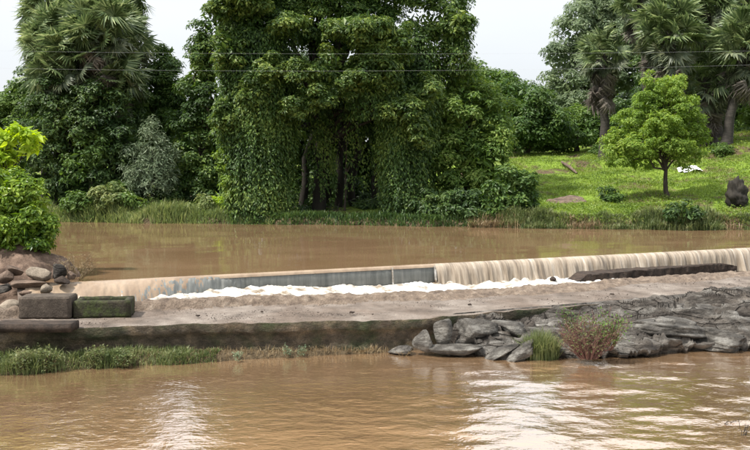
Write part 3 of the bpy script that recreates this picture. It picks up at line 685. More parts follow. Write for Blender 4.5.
LEAFCOUNT = [0]
def tree(name, label, cat, base, ells, mat, seed, leaf=.22, sub_r=.8, dens=1.0, trunk_r=.22, limbs=True, vines=None, group=None, inner=.25, flat=.65, extra=None, bark='bark', back=.45, crown='crown', trunkname='trunk', aspect=.5):
    r = np.random.default_rng(seed); base = np.asarray(base, float)
    root = empty(name, base); tag(root, label, cat, group)
    sets = [crown_pts(r, ells, sub_r, dens, leaf, inner, flat, back)]
    if vines: sets.append(vine_pts(r, vines, leaf))
    pos, nrm, ax, sz = [np.concatenate([s[i] for s in sets]) for i in range(4)]
    gz = height(pos[:, 0], pos[:, 1]); k = pos[:, 2] > gz - .02
    pos, nrm, ax, sz = pos[k], nrm[k], ax[k], sz[k]
    LEAFCOUNT[0] += len(pos)
    put(crown, leaves_mesh(crown, pos, nrm, ax, sz, aspect=aspect), mat, root)
    tb = Tubes()
    cen = np.mean([e[0] for e in ells], axis=0)
    top = cen * .6 + np.array([base[0], base[1], cen[2]]) * .4
    fork = base + (top - base) * .45
    b0 = base - np.array([0, 0, .3])
    n = 7; p = curve_pts(b0, fork, n, trunk_r * .25, r); tb.add(p, np.linspace(trunk_r * 1.35, trunk_r * .8, n), 9)
    p = curve_pts(fork, top + np.array([0, 0, .5]), n, trunk_r * .5, r); tb.add(p, np.linspace(trunk_r * .85, trunk_r * .3, n), 8)
    if limbs:
        for (c, rad) in ells:
            for q in range(3 if max(rad) > 1.5 else 2):
                e = np.asarray(c) + r.uniform(-.6, .6, 3) * np.asarray(rad)
                s0 = base + (top - base) * r.uniform(.35, .75)
                tb.add(curve_pts(s0, e, 7, .12 * np.linalg.norm(e - s0) * .25, r, sag=.05 * np.linalg.norm(e - s0)), np.linspace(trunk_r * .5, trunk_r * .08, 7), 6)
    put(trunkname, tb.mesh(trunkname), M[bark], root)
    if extra: extra(root, r)
    return root

# ------------------------------------------------------------------ palms
def fan_mesh(name, seed, droop=.3, R_=1.0, pet=1.15, nseg=28, spread=2.4, width=.066):
    """fan leaf on a stalk; x axis = along the stalk, z = upper side"""
    r = np.random.default_rng(seed); V = []; Fc = []
    # stalk
    for k in range(4):
        t = k / 3; x = pet * t; w_ = .035 * (1.3 - .5 * t); z = -.10 * t * t
        V += [(x, -w_, z), (x, w_, z), (x, 0, z - .04)]
    for k in range(3):
        a = k * 3; b = a + 3
        Fc += [(a, a + 1, b + 1, b), (a + 1, a + 2, b + 2, b + 1), (a + 2, a, b, b + 2)]
    hub = np.array((pet, 0, -.10))
    for i in range(nseg):
        an = (i / (nseg - 1) - .5) * 2 * spread
        ln = R_ * (.72 + .28 * math.cos(an * .5)) * r.uniform(.78, 1.15)
        dx, dy = math.cos(an), math.sin(an); sx, sy = -dy, dx
        cup = .18 * math.sin(abs(an))
        m = .55 * ln; dz = -droop * r.uniform(.3, 2.0)
        b0 = len(V)
        V.append(tuple(hub + np.array((dx * .05, dy * .05, 0))))
        V.append(tuple(hub + np.array((dx * m + sx * width, dy * m + sy * width, cup * m + .03))))
        V.append(tuple(hub + np.array((dx * ln, dy * ln, cup * ln + dz * .5))))
        V.append(tuple(hub + np.array((dx * m - sx * width, dy * m - sy * width, cup * m - .03))))
        Fc.append((b0, b0 + 1, b0 + 2, b0 + 3))
    me = bpy.data.meshes.new(name); me.from_pydata(V, [], Fc); me.update(); return me
FANS = [fan_mesh('frond', 500 + k, droop=.2 + .25 * k) for k in range(4)]
for f_ in FANS: f_.materials.append(M['palm'])
FOLD = [fan_mesh('frond', 520 + k, droop=.5, spread=1.9, width=.07) for k in range(2)]
for f_ in FOLD: f_.materials.append(M['palmdark'])
FDEAD = [fan_mesh('dead_frond', 510 + k, droop=.9, spread=1.1, width=.06, R_=1.25) for k in range(2)]
for f_ in FDEAD: f_.materials.append(M['deadpalm'])

def palm(label, base, top, seed, n=38, dead=8, scale=1.0, tr=.24, group=None, low=-.55):
    r = np.random.default_rng(seed); base = np.asarray(base, float); top = np.asarray(top, float)
    root = empty('palm_tree', base); tag(root, label, 'palm tree', group)
    tb = Tubes(); p = curve_pts(base - np.array([0, 0, .3]), top, 12, .03, r)
    t = np.linspace(0, 1, 12); bow = (base - top) * .0; p[:, 0] += .25 * np.sin(np.pi * t) * np.sign(top[0] - base[0] + .01) * -.4
    tb.add(p, np.interp(t, [0, .06, .2, .9, 1], [tr * 1.9, tr * 1.45, tr * 1.1, tr * .95, tr * .8]), 10)
    # leaf-base stubs below the crown
    for k in range(40):
        z = -r.uniform(.2, 2.4); a = k * 2.4
        s0 = top + np.array([0, 0, z]); e = s0 + np.array([math.cos(a) * .55, math.sin(a) * .55, .35])
        tb.add([s0, (s0 + e) / 2, e], [.07, .05, .03], 4)
    put('trunk', tb.mesh('trunk'), M['palmbark'], root)
    for i in range(n + dead):
        isd = i >= n
        az = i * 2.39996 + r.uniform(-.3, .3)
        f = (i + .5) / n
        el = (math.radians(80) * (1 - f) ** .9 + low * f * 1.0 + (-.25 if f > .8 else 0)) if not isd else r.uniform(-1.5, -1.0)
        el += r.uniform(-.15, .15)
        me = FDEAD[i % 2] if isd else (FOLD[i % 2] if f > .7 else FANS[i % 4])
        o = bpy.data.objects.new('dead_frond' if isd else 'frond', me); COL.objects.link(o); o.parent = root
        d = Vector((math.cos(az) * math.cos(el), math.sin(az) * math.cos(el), math.sin(el)))
        s = d.cross(Vector((0, 0, 1))).normalized() * -1
        up = d.cross(s).normalized()
        roll = Matrix.Rotation(r.uniform(-1.3, 1.3), 3, d)
        mt = roll @ Matrix((d, s, up)).transposed()
        if up.z < 0: mt = Matrix.Rotation(math.pi, 3, d) @ mt
        o.rotation_euler = mt.to_euler()
        zz = -(r.uniform(.2, 1.2 + .05 * dead) if isd else f * 1.0)
        o.location = Vector(top - base) + Vector((0, 0, zz)) + d * .1
        sc_ = scale * r.uniform(.7, 1.15); o.scale = (sc_, sc_, sc_)
    return root

def hbase(px, d):
    p = P(px, 200, d); return np.array((p[0], p[1], float(height(p[0], p[1]))))

g = 'palmyra palms crowded at the left of the far bank'
lp = [(50, 36, 62, 'leftmost low fan palm crown on the far left bank'), (84, 4, 64, 'tallest fan palm of the left clump, its crown at the top edge of the picture'),
      (120, 34, 63, 'fan palm at the right edge of the left palm clump'), (84, 48, 60.5, 'fan palm crown in the middle of the left palm clump'),
      (48, 2, 66, 'fan palm behind the leftmost low crown, rising above it'), (118, -4, 66, 'tall fan palm behind the right edge of the left palm clump'),
      (98, 24, 60, 'fan palm crown low in front, upper middle of the left palm clump'), (58, 60, 60.4, 'fan palm crown half hidden at the lower left of the left palm clump'),
      (112, 72, 61, 'lowest fan palm crown of the left clump with hanging dead fronds'), (68, 78, 63, 'low shaded fan palm crown wrapped in dark foliage at the left')]
for k, (px, py, d, lb) in enumerate(lp):
    b = hbase(px + (k % 3 - 1) * 6, d); palm(lb, b, P(px, py, d), 600 + k, n=78, dead=16 if k in (3, 6) else 6, scale=1.15, low=-1.15, group=g)
g = 'palmyra palms on the right lawn'
rp = [(603, 50, 603, 157, 76, 'fan palm standing alone behind the left side of the bright green tree', 56, 34, 1.05),
      (668, 30, 690, 152, 72, 'large fan palm crown rising directly above the bright green tree', 84, 14, 1.45),
      (704, 78, 712, 152, 73, 'fan palm with a long grey skirt of hanging fronds right of the bright green tree', 50, 60, 1.25),
      (746, 42, 724, 157, 71, 'fan palm with the dark leaning trunk at the right edge', 76, 16, 1.4),
      (706, 6, 716, 150, 77, 'tall fan palm behind the palm skirt, its crown cut by the top edge', 76, 10, 1.4),
      (640, -2, 648, 150, 80, 'tall fan palm left of the large crown, cut by the top edge', 56, 8, 1.2),
      (748, 0, 760, 150, 76, 'tall fan palm in the upper right corner', 60, 8, 1.3)]
for k, (px, py, bx_, by_, d, lb, n, dd, sc) in enumerate(rp):
    b = hbase(bx_, d); palm(lb, b, P(px, py, d), 630 + k, n=n, dead=dd, scale=sc, tr=.34, group=g, low=-.95)

# ------------------------------------------------------------------ trees
# big creeper-hung tree in the centre
def col(px, d, rxp, ytop, ybot, cnt, ry=None):
    c = P(px, ytop, d); zb = P(px, ybot, d)[2]; rx = rxp * d / F
    return (c[0], c[1], rx, rx * .8 if ry is None else ry, c[2], zb, cnt)
big = [ell(246, 8, 57, 30, 34), ell(262, 70, 57, 38, 60), ell(255, 140, 57.5, 28, 50),
       ell(300, -30, 59, 70, 45), ell(385, -30, 59, 62, 45), ell(340, -85, 60, 90, 42),
       ell(420, 60, 58, 30, 60), ell(456, 40, 57, 15, 32), ell(448, 8, 58, 22, 24),
       ell(340, 20, 60, 60, 34), ell(404, 130, 57, 22, 60), ell(335, 100, 65, 55, 40)]
vn = [col(258, 56.5, 38, 30, 222, 420), col(244, 57, 25, 0, 160, 160), col(404, 56, 25, 85, 222, 300), col(420, 57, 22, 40, 190, 120), col(458, 57, 15, 22, 74, 60),
      col(375, 56, 30, 60, 120, 120), col(318, 58.6, 16, 95, 200, 26), col(350, 59.2, 30, 100, 190, 22)]
def bigextra(root, r):
    tb = Tubes()
    for k, (px, pt) in enumerate(((302, 322), (326, 306), (352, 360), (376, 396), (338, 345), (268, 262))):
        b = hbase(px, 60.5 + .6 * (k % 3)); tb.add(curve_pts(b, P(pt, 10, 60.5), 9, .15, r), np.linspace(.30, .12, 9), 8)
    put('trunk', tb.mesh('trunk'), M['barkdark'], root)  # trunks coloured near black to carry the shade of the hollow
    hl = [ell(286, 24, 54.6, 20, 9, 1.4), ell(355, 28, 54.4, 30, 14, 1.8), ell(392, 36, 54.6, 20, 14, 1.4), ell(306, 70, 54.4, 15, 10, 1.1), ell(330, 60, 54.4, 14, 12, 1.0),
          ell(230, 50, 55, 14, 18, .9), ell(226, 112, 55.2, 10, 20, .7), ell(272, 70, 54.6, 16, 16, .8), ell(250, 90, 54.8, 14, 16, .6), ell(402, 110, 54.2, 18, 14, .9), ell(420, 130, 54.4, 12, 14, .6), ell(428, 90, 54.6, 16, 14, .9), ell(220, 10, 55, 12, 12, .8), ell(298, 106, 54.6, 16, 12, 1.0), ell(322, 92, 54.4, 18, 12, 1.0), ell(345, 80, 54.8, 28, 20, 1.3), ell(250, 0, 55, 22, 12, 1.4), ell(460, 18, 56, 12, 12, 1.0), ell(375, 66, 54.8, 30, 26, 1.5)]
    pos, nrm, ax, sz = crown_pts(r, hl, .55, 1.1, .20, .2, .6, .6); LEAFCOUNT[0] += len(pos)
    put('painted_sunlit_foliage', leaves_mesh('painted_sunlit_foliage', pos, nrm, ax, sz), M['vinesunlit'], root)  # clumps added where highlights fall, sunlight painted in the leaf colour
tree('creeper_covered_tree', 'huge tree draped in hanging creepers in the centre of the far bank', 'tree', hbase(318, 59), big, M['vine'], 700, leaf=.20, sub_r=.75, dens=.75, trunk_r=.36, bark='barkdark', vines=vn, extra=bigextra, back=.25)

tree('leafy_tree', 'yellow green tree leaning over the water against the right side of the huge tree', 'tree', hbase(468, 58),
     [ell(462, 110, 58, 34, 34), ell(490, 128, 58, 26, 40), ell(450, 160, 57.5, 28, 34), ell(485, 165, 57, 26, 30), ell(470, 85, 59, 26, 18), ell(436, 120, 58.5, 18, 26)],
     M['feather'], 701, leaf=.21, sub_r=.62, dens=.75, trunk_r=.2)
tree('dark_shrub', 'dark shrub at the water edge right of the yellow green leaning tree', 'shrub', hbase(515, 53.4),
     [ell(517, 186, 53.5, 17, 22), ell(498, 196, 53.5, 16, 20), ell(528, 196, 53.6, 9, 14)], M['blue'], 702, leaf=.26, sub_r=.5, dens=.8, trunk_r=.06)
tree('water_edge_bush', 'shaded bush at the waterline below the yellow green leaning tree', 'bush', hbase(462, 54.6),
     [ell(462, 205, 54.8, 36, 17), ell(432, 205, 55.2, 22, 16), ell(488, 212, 54.2, 20, 9)], M['dark'], 703, leaf=.22, sub_r=.5, dens=.7, trunk_r=.06)
tree('light_block_bush', 'tall dark mass of leaves added to block light behind the trunks of the huge tree', 'bush', hbase(340, 66), [ell(340, 130, 69, 60, 50), ell(340, 180, 68.5, 66, 40), ell(300, 90, 68, 40, 40), ell(390, 100, 68, 40, 50)], M['dark'], 706, leaf=.26, sub_r=.8, dens=.7, trunk_r=.1)  # leaf mass added behind the trunks to keep light out of the hollow
tree('added_dark_foliage', 'dark hanging foliage added as shade between the two bright creeper curtains of the huge tree', 'creeper', hbase(345, 58.4), [ell(318, 118, 58.8, 14, 22), ell(350, 104, 58.6, 16, 16), ell(376, 120, 58.8, 14, 24)], M['dark'], 707, leaf=.2, sub_r=.5, dens=.55, trunk_r=.06)  # dark leaves added to darken the hollow in front of the trunks
tree('undergrowth_bush', 'very dark undergrowth added to deepen the shade beneath the huge creeper covered tree', 'bush', hbase(335, 57.5),
     [ell(310, 212, 60, 18, 12), ell(372, 212, 60, 18, 12), ell(345, 205, 64, 50, 26)], M['dark'], 704, leaf=.24, sub_r=.6, dens=.6, trunk_r=.06)  # low dark leaves added so the hollow reads as deep shade
# left side
tree('tall_dark_tree', 'tall narrow dark tree touching the left side of the huge creeper covered tree', 'tree', hbase(203, 60),
     [ell(209, 34, 60.5, 12, 28), ell(203, 62, 60.5, 16, 26), ell(203, 90, 60.5, 20, 42), ell(197, 140, 60.5, 25, 46), ell(205, 180, 60, 22, 22)], M['vine'], 710, leaf=.21, sub_r=.6, dens=.8, trunk_r=.22)
tree('dark_tree', 'dark tree between the left palm clump and the tall narrow dark tree', 'tree', hbase(162, 66),
     [ell(160, 92, 66, 26, 30), ell(165, 66, 66, 14, 18), ell(150, 120, 65.5, 26, 34), ell(178, 125, 65.5, 22, 40), ell(140, 105, 66.5, 18, 30)], M['blue'], 711, leaf=.23, sub_r=.65, dens=.75)
tree('silvery_shrub', 'upright grey green shrub in front of the dark trees at the left', 'shrub', hbase(152, 58.6),
     [ell(152, 150, 58.6, 12, 34), ell(168, 165, 58.6, 14, 26), ell(136, 165, 58.8, 13, 26), ell(152, 178, 58.4, 24, 16)], M['silver'], 712, leaf=.22, sub_r=.42, dens=.55, trunk_r=.07, flat=1.2, aspect=.3)
tree('dark_thicket_tree', 'dark creeper wrapped tree under the left palm crowns', 'tree', hbase(80, 61),
     [ell(58, 112, 62, 34, 34), ell(98, 118, 61.5, 34, 34), ell(60, 160, 61, 38, 32), ell(108, 160, 60.5, 34, 32), ell(128, 100, 62, 18, 30), ell(36, 85, 63, 14, 26), ell(75, 85, 62.5, 40, 22)],
     M['dark'], 713, leaf=.23, sub_r=.65, dens=.7, trunk_r=.3)
tree('palm_creeper', 'dark creeper foliage wrapping the trunks just under the left palm crowns', 'creeper', hbase(84, 59.4), [ell(56, 98, 59.6, 20, 20), ell(86, 98, 59.5, 20, 18), ell(112, 108, 59.6, 18, 20), ell(48, 130, 59.4, 22, 22), ell(84, 125, 59.5, 24, 20), ell(122, 138, 59.4, 18, 20)], M['dark'], 717, leaf=.22, sub_r=.5, dens=.6, trunk_r=.05)
tree('olive_bush', 'olive brown tinged bush at the foot of the left palms', 'bush', hbase(92, 59),
     [ell(92, 148, 59, 22, 18), ell(78, 168, 58.8, 20, 14)], M['mid'], 714, leaf=.22, sub_r=.5, dens=.45, trunk_r=.08)
tree('mid_green_tree', 'mid green tree at the far left edge beyond the bright bush', 'tree', hbase(10, 68),
     [ell(14, 108, 68, 26, 24), ell(-10, 115, 68, 26, 30), ell(28, 140, 66, 24, 30), ell(-5, 160, 66, 40, 30), ell(22, 92, 68, 12, 12)], M['mid'], 715, leaf=.24, sub_r=.65, dens=.7)
tree('light_sapling', 'small light yellow green sapling peeking out left of the huge tree', 'sapling', hbase(226, 56.8),
     [ell(227, 158, 56, 12, 12, .7), ell(233, 180, 56, 10, 14, .7)], M['yellow'], 716, leaf=.22, sub_r=.36, dens=.55, trunk_r=.05)
# low plants along the left bank
g = 'leafy plants along the left part of the far bank'
lb_ = [(80, 203, 16, 12, 'mid', 'leafy plant on the far bank, just right of the bright bush on the mound'), (108, 198, 16, 14, 'grass', 'light green leafy plant on the far bank below the left palms'),
       (128, 202, 12, 12, 'mid', 'leafy plant on the far bank left of the grey green shrub'), (205, 205, 14, 10, 'grass', 'light leafy plant on the far bank below the tall narrow dark tree'),
       (232, 200, 14, 12, 'lime', 'sunlit lime green plant on the far bank beside the creeper curtain')]
for k, (px, py, rx, rz, mt, lb) in enumerate(lb_):
    tree('leafy_plant', lb, 'plant', hbase(px, 57.6), [ell(px, py, 57.2, rx, rz, .9)], M[mt], 720 + k, leaf=.22, sub_r=.4, dens=.55, trunk_r=.04, group=g)

g = 'undergrowth bushes at the foot of the left trees'
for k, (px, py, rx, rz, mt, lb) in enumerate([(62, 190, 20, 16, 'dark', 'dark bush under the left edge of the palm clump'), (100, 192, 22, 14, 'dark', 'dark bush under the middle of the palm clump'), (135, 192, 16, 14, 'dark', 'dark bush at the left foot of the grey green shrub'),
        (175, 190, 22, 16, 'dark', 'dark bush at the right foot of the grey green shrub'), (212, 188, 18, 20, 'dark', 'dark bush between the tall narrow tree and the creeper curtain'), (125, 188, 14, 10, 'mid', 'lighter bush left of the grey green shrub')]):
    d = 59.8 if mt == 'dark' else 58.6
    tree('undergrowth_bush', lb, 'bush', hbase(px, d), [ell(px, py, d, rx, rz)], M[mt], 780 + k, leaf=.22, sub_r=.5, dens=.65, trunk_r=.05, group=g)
# right background
tree('pale_tree', 'tall grey green tree in haze-paled leaf colour far behind the lone fan palm', 'tree', hbase(592, 100),
     [ell(592, 28, 100, 36, 30), ell(572, 60, 100, 30, 26), ell(612, 55, 99, 40, 36), ell(640, 20, 100, 40, 36), ell(575, 95, 98, 30, 26), ell(600, 2, 101, 24, 18), ell(650, 80, 98, 34, 40)],
     M['pale'], 730, leaf=.34, sub_r=1.1, dens=.6, trunk_r=.4)
tree('round_green_tree', 'blue green rounded tree behind the lawn in the gap right of the huge tree', 'tree', hbase(528, 82),
     [ell(528, 106, 82, 28, 24), ell(506, 100, 83, 20, 20), ell(548, 124, 81, 22, 20), ell(520, 130, 81, 26, 16)], M['blue'], 731, leaf=.28, sub_r=.8, dens=.7)
tree('back_green_tree', 'light green tree top showing between the huge tree and the rounded tree', 'tree', hbase(490, 88),
     [ell(490, 84, 88, 24, 16), ell(470, 90, 88, 20, 26), ell(505, 92, 90, 18, 16), ell(480, 120, 88, 30, 30)], M['mid'], 732, leaf=.3, sub_r=.8, dens=.6)
tree('thicket_bush', 'broad green thicket behind the lawn left of the lone fan palm', 'bush', hbase(575, 84),
     [ell(570, 132, 84, 28, 16), ell(592, 120, 85, 24, 22), ell(548, 140, 83, 20, 10), ell(612, 136, 84, 20, 14)], M['mid'], 733, leaf=.28, sub_r=.7, dens=.6)
tree('dark_back_tree', 'dark tree filling the space behind the right palms', 'tree', hbase(690, 86),
     [ell(665, 85, 86, 34, 34), ell(700, 70, 87, 40, 44), ell(735, 80, 86, 34, 40), ell(690, 115, 85, 40, 24), ell(640, 115, 86, 26, 24), ell(770, 100, 86, 30, 36), ell(720, 30, 88, 44, 36)],
     M['dark'], 734, leaf=.30, sub_r=.9, dens=.55, trunk_r=.35)
tree('green_bush', 'green bush at the right edge behind the leaning palm trunk', 'bush', hbase(752, 80),
     [ell(756, 118, 80, 22, 20), ell(742, 136, 79, 14, 8)], M['mid'], 735, leaf=.26, sub_r=.6, dens=.6, trunk_r=.08)
# bright small tree on the lawn
b = drop(667, 198)
tree('small_bright_tree', 'small bright yellow green tree with a slim dark trunk standing on the lawn', 'tree', b,
     [ell(665, 92, b[1], 16, 13), ell(648, 103, b[1], 16, 13), ell(683, 108, b[1] - .4, 16, 13), ell(634, 122, b[1] + .3, 19, 13), ell(662, 122, b[1] - .8, 19, 14), ell(690, 128, b[1], 16, 13),
      ell(620, 142, b[1], 17, 13), ell(645, 142, b[1] - 1, 19, 14), ell(674, 142, b[1] - .9, 19, 13), ell(696, 146, b[1] + .2, 13, 12), ell(618, 156, b[1] - .3, 15, 10), ell(640, 158, b[1] + .5, 17, 11), ell(684, 158, b[1], 15, 10), ell(652, 82, b[1], 9, 9), ell(675, 80, b[1] + .2, 9, 9), ell(660, 112, b[1] + 1, 25, 26)],
     M['yellow'], 740, leaf=.14, sub_r=.34, dens=.62, trunk_r=.13, inner=.1)
# little lawn shrubs
g = 'low dark shrubs on the lawn'
for k, (px, py, rx, rz, mt, lb) in enumerate([(605, 196, 6, 9, 'dark', 'small upright dark shrub on the lawn below the lone fan palm'), (680, 216, 18, 12, 'dark', 'dark rounded shrub placed for the shade below the bright green tree'),  # second shrub: dark leaves placed where the bright tree's shade falls
        (615, 198, 9, 5, 'mid', 'low spreading shrub just right of the small upright dark shrub'), (596, 152, 8, 5, 'mid', 'small shrub at the foot of the lone fan palm'), (720, 152, 12, 6, 'mid', 'shrub at the foot of the leaning palm trunk')]):
    b = drop(px, py + rz * .6); d = b[1]
    tree('low_shrub', lb, 'shrub', b, [ell(px, py - rz * .3, d, rx, rz, rx * d / F)], M[mt], 745 + k, leaf=.18, sub_r=.3, dens=.6, trunk_r=.03, group=g)

# far background trees closing the horizon
g = 'far trees behind the river bank'
rr_ = np.random.default_rng(77)
proto = []
for k, (px, lb) in enumerate([(-14, 'far tree at the left edge behind the mid green tree'), (150, 'far tree behind the gap between the left palm clump and the tall narrow dark tree'), (192, 'far tree directly behind the tall narrow dark tree'),
        (505, 'far tree showing just right of the yellow green leaning tree'), (549, 'far tree behind the blue green rounded tree'), (600, 'far tree behind the broad green thicket'), (652, 'far tree behind the bright green tree on the lawn'), (725, 'far tree behind the leaning palm trunk'), (790, 'far tree at the right edge beyond the palms')]):
    d = 112 + rr_.uniform(-8, 14); ht = rr_.uniform(0.75, .95)
    b = hbase(px, d)
    if k < 2:
        c = b + np.array([0, 0, 6.0])
        proto.append(tree('far_tree', lb, 'tree', b, [(c, (4.2, 3.8, 3.4)), (c + np.array([2.2, 0, -1.8]), (3.2, 3, 2.4)), (c + np.array([-2.2, 0, -1.9]), (3.2, 3, 2.4)), (c + np.array([0, 0, -4]), (4, 3, 2.2))], M['mid' if k % 2 else 'dark'], 760 + k, leaf=.42, sub_r=1.2, dens=.55, trunk_r=.3, group=g))
    else:
        src = proto[k % 2]
        t_ = src.copy(); COL.objects.link(t_); t_.location = b; t_['label'] = lb; t_['group'] = g
        for ch in src.children:
            c_ = ch.copy(); COL.objects.link(c_); c_.parent = t_
        t_.scale = (1, 1, ht)

# ------------------------------------------------------------------ near bush and sprig on the left mound
def near_tree(name, label, cat, base, ells, mat, seed, leaf, sub_r, dens, tr):
    return tree(name, label, cat, base, ells, mat, seed, leaf=leaf, sub_r=sub_r, dens=dens, trunk_r=tr, inner=.5, back=.6)
near_tree('glossy_bush', 'bright green glossy leaved bush on the stone mound at the left edge', 'bush', (P(14, 250, 29.5)[0], 29.5, .55),
     [ell(22, 192, 29.3, 22, 22), ell(4, 196, 29.4, 26, 28), ell(33, 222, 29.0, 21, 24), ell(8, 232, 29.0, 26, 20), ell(40, 240, 29.2, 10, 9)], M['bush'], 770, .13, .26, .8, .05)
near_tree('lime_sapling', 'lime yellow leafed sapling rising above the glossy bush at the left edge', 'sapling', (P(-4, 250, 30)[0], 30.2, .5),
     [ell(29, 136, 30, 11, 8, .3), ell(20, 130, 30, 10, 7, .3), ell(6, 140, 30, 9, 8, .3), ell(8, 156, 30, 9, 8, .3), ell(-4, 165, 30, 10, 14, .3), ell(-8, 145, 30, 12, 14, .3), ell(33, 146, 30, 8, 5, .25)], M['lime'], 771, .17, .16, .55, .05)

# ------------------------------------------------------------------ grasses
def blades_mesh(name, base, h, wdt, lean, r, seg=True):
    """each blade: a narrow bent strip of two quads drawn to a point"""
    n = len(base); az = r.uniform(0, 2 * np.pi, n); d = np.stack([np.cos(az), np.sin(az), 0 * az], -1)
    fa = az + np.pi / 2 + r.normal(0, .5, n); s = np.stack([np.cos(fa), np.sin(fa), 0 * az], -1)
    h = np.broadcast_to(h, (n,))[:, None]; wdt = np.broadcast_to(wdt, (n,))[:, None]; ln = (lean * np.abs(r.normal(0, 1, n)))[:, None]
    up = np.array([0, 0, 1.0])
    p0 = base; p1 = base + up * h * .55 + d * h * ln * .3; p2 = base + up * h * (1 - .25 * np.minimum(ln, 1.5)) + d * h * ln
    V = np.stack([p0 - s * wdt * .5, p0 + s * wdt * .5, p1 + s * wdt * .45, p1 - s * wdt * .45, p2], 1).reshape(-1, 3)
    i = np.arange(n) * 5
    tri = np.stack([i, i + 1, i + 2, i, i + 2, i + 3, i + 3, i + 2, i + 4], -1).reshape(-1)
    return mesh_np(name, V, tri, 3, False)
def scatter(r, n, x0, x1, sfun):
    x = r.uniform(x0, x1, n); s = sfun(r, n); y = bank_y(x) + s
    return x, y
r = np.random.default_rng(800)
def hclip(x, y): return height(x, y)
# left bank tall grass
n = 26000; x = r.uniform(-24, -6.2, n); s = r.uniform(-.15, 4.0, n); y = bank_y(x) + s
kk = fbm(x * .5, y * .5, s=801) + r.normal(0, .15, n) > -.35
x, y = x[kk], y[kk]; pos = np.stack([x, y, height(x, y) - .03], -1)
hh = (.22 + .75 * np.clip(fbm(x * .6, y * .8, s=802) * 1.2 + .5, 0, 1.2)) * r.uniform(.6, 1.3, len(x))
tag(put('bank_grass', blades_mesh('bank_grass', pos, hh, .05, .4, r), M['grass']), 'tall pale green grass along the left part of the far bank', 'grass', kind='stuff')
n = 15000; x = r.uniform(-24, -6, n); s = r.uniform(.0, 4.2, n); y = bank_y(x) + s
kk = fbm(x * .6, y * .6, s=812) + r.normal(0, .1, n) > -.05; x, y = x[kk], y[kk]; n = len(x)
z = height(x, y) + r.random(n) ** 1.5 * 1.15 * (.35 + .65 * np.clip(.5 + fbm(x * .5, 2, s=813), 0, 1))
tag(put('bank_herbs', leaves_mesh('bank_herbs', np.stack([x, y, z], -1), r.normal(0, .6, (n, 3)) + np.array([0, -.2, .8]), r.normal(0, 1, (n, 3)), r.uniform(.1, .22, n), aspect=.45), M['mid']), 'leafy green herbs mixed into the tall grass of the left far bank', 'herbs', kind='stuff')
# lawn ground cover
n = 60000; x = r.uniform(4.5, 32, n); s = 30 * r.random(n) ** 1.25; y = bank_y(x) + s
dens_ = fbm(x * .35, y * .35, s=803) + .35 * fbm(x * 1.5, y * 1.5, s=804) + r.normal(0, .12, n)
SHEET = drop(690, 171)
kk = (dens_ > -.05) & (np.hypot(x - SHEET[0], y - SHEET[1] + .5) > 1.1) & ((x - .16 * (y - 50)) > 5.2)
x, y = x[kk], y[kk]; s = y - bank_y(x)
pos = np.stack([x, y, height(x, y) + .02], -1); m = len(x)
pos[:, 2] += r.random(m) * .55 * np.clip(fbm(x * .9, y * .9, s=805) * 1.1 + .22, .06, 1)
nn = r.normal(0, .5, (m, 3)) + np.array([0, -.1, 1.0]); ax = r.normal(0, 1, (m, 3))
tag(put('lawn_herbs', leaves_mesh('lawn_herbs', pos, nn, ax, r.uniform(.08, .17, m), aspect=.5), M['lawn']), 'bright green low ground cover on the sloping right lawn', 'ground cover', kind='stuff')
n = 120000; x = r.uniform(4.5, 32, n); y = bank_y(x) + 31 * r.random(n) ** 1.2
kk = ((x - .16 * (y - 50)) > 5.0) & (fbm(x * .3, y * .45, s=820) + .3 * fbm(x * 1.4, y * 1.4, s=823) + r.normal(0, .1, n) > -.20) & (np.hypot(x - SHEET[0], y - SHEET[1] + .5) > 1.1); x, y = x[kk], y[kk]
pos = np.stack([x, y, height(x, y) - .01], -1)
hh = r.uniform(.05, .17, len(x)) * (1 + 1.6 * np.clip(fbm(x * .7, y * .9, s=821), 0, 1))
tag(put('lawn_grass', blades_mesh('lawn_grass', pos, hh, .035, .9, r), M['lawn']), 'short bright grass over the sloping right lawn', 'grass', kind='stuff')
# bank edge fringe
n = 16000; x = r.uniform(5.5, 28, n); s = r.uniform(-.25, .9, n); y = bank_y(x) + s
pos = np.stack([x, y, np.maximum(height(x, y), -.02) - .02], -1)
hh = r.uniform(.1, .55, n) * np.clip(fbm(x * .9, y * .4, s=806) * 1.6 + .7, .15, 1.7)
tag(put('bank_fringe', blades_mesh('bank_fringe', pos, hh, .045, .6, r), M['wallgrass']), 'coarse grass fringe overhanging the water along the right bank', 'grass', kind='stuff')
n = 9000; x = r.uniform(5.5, 28, n); s = r.uniform(-.3, .5, n); y = bank_y(x) + s; kk = fbm(x * .5, 3, s=815) + r.normal(0, .15, n) > .2; x, y = x[kk], y[kk]
pos = np.stack([x, y, np.maximum(height(x, y), -.02) - .02], -1)
tag(put('dry_bank_grass', blades_mesh('dry_bank_grass', pos, r.uniform(.2, .65, len(x)), .04, .8, r), M['drygrass']), 'brown dry grass hanging over the right bank at the waterline', 'dry grass', kind='stuff')
# under-tree shore fringe
n = 6000; x = r.uniform(-9, 7, n); y = bank_y(x) + r.uniform(-.2, 1.2, n)
pos = np.stack([x, y, height(x, y) - .02], -1)
tag(put('shore_weeds', blades_mesh('shore_weeds', pos, r.uniform(.2, .5, n), .05, .6, r), M['dark']), 'dark weeds along the shore under the huge tree', 'weeds', kind='stuff')

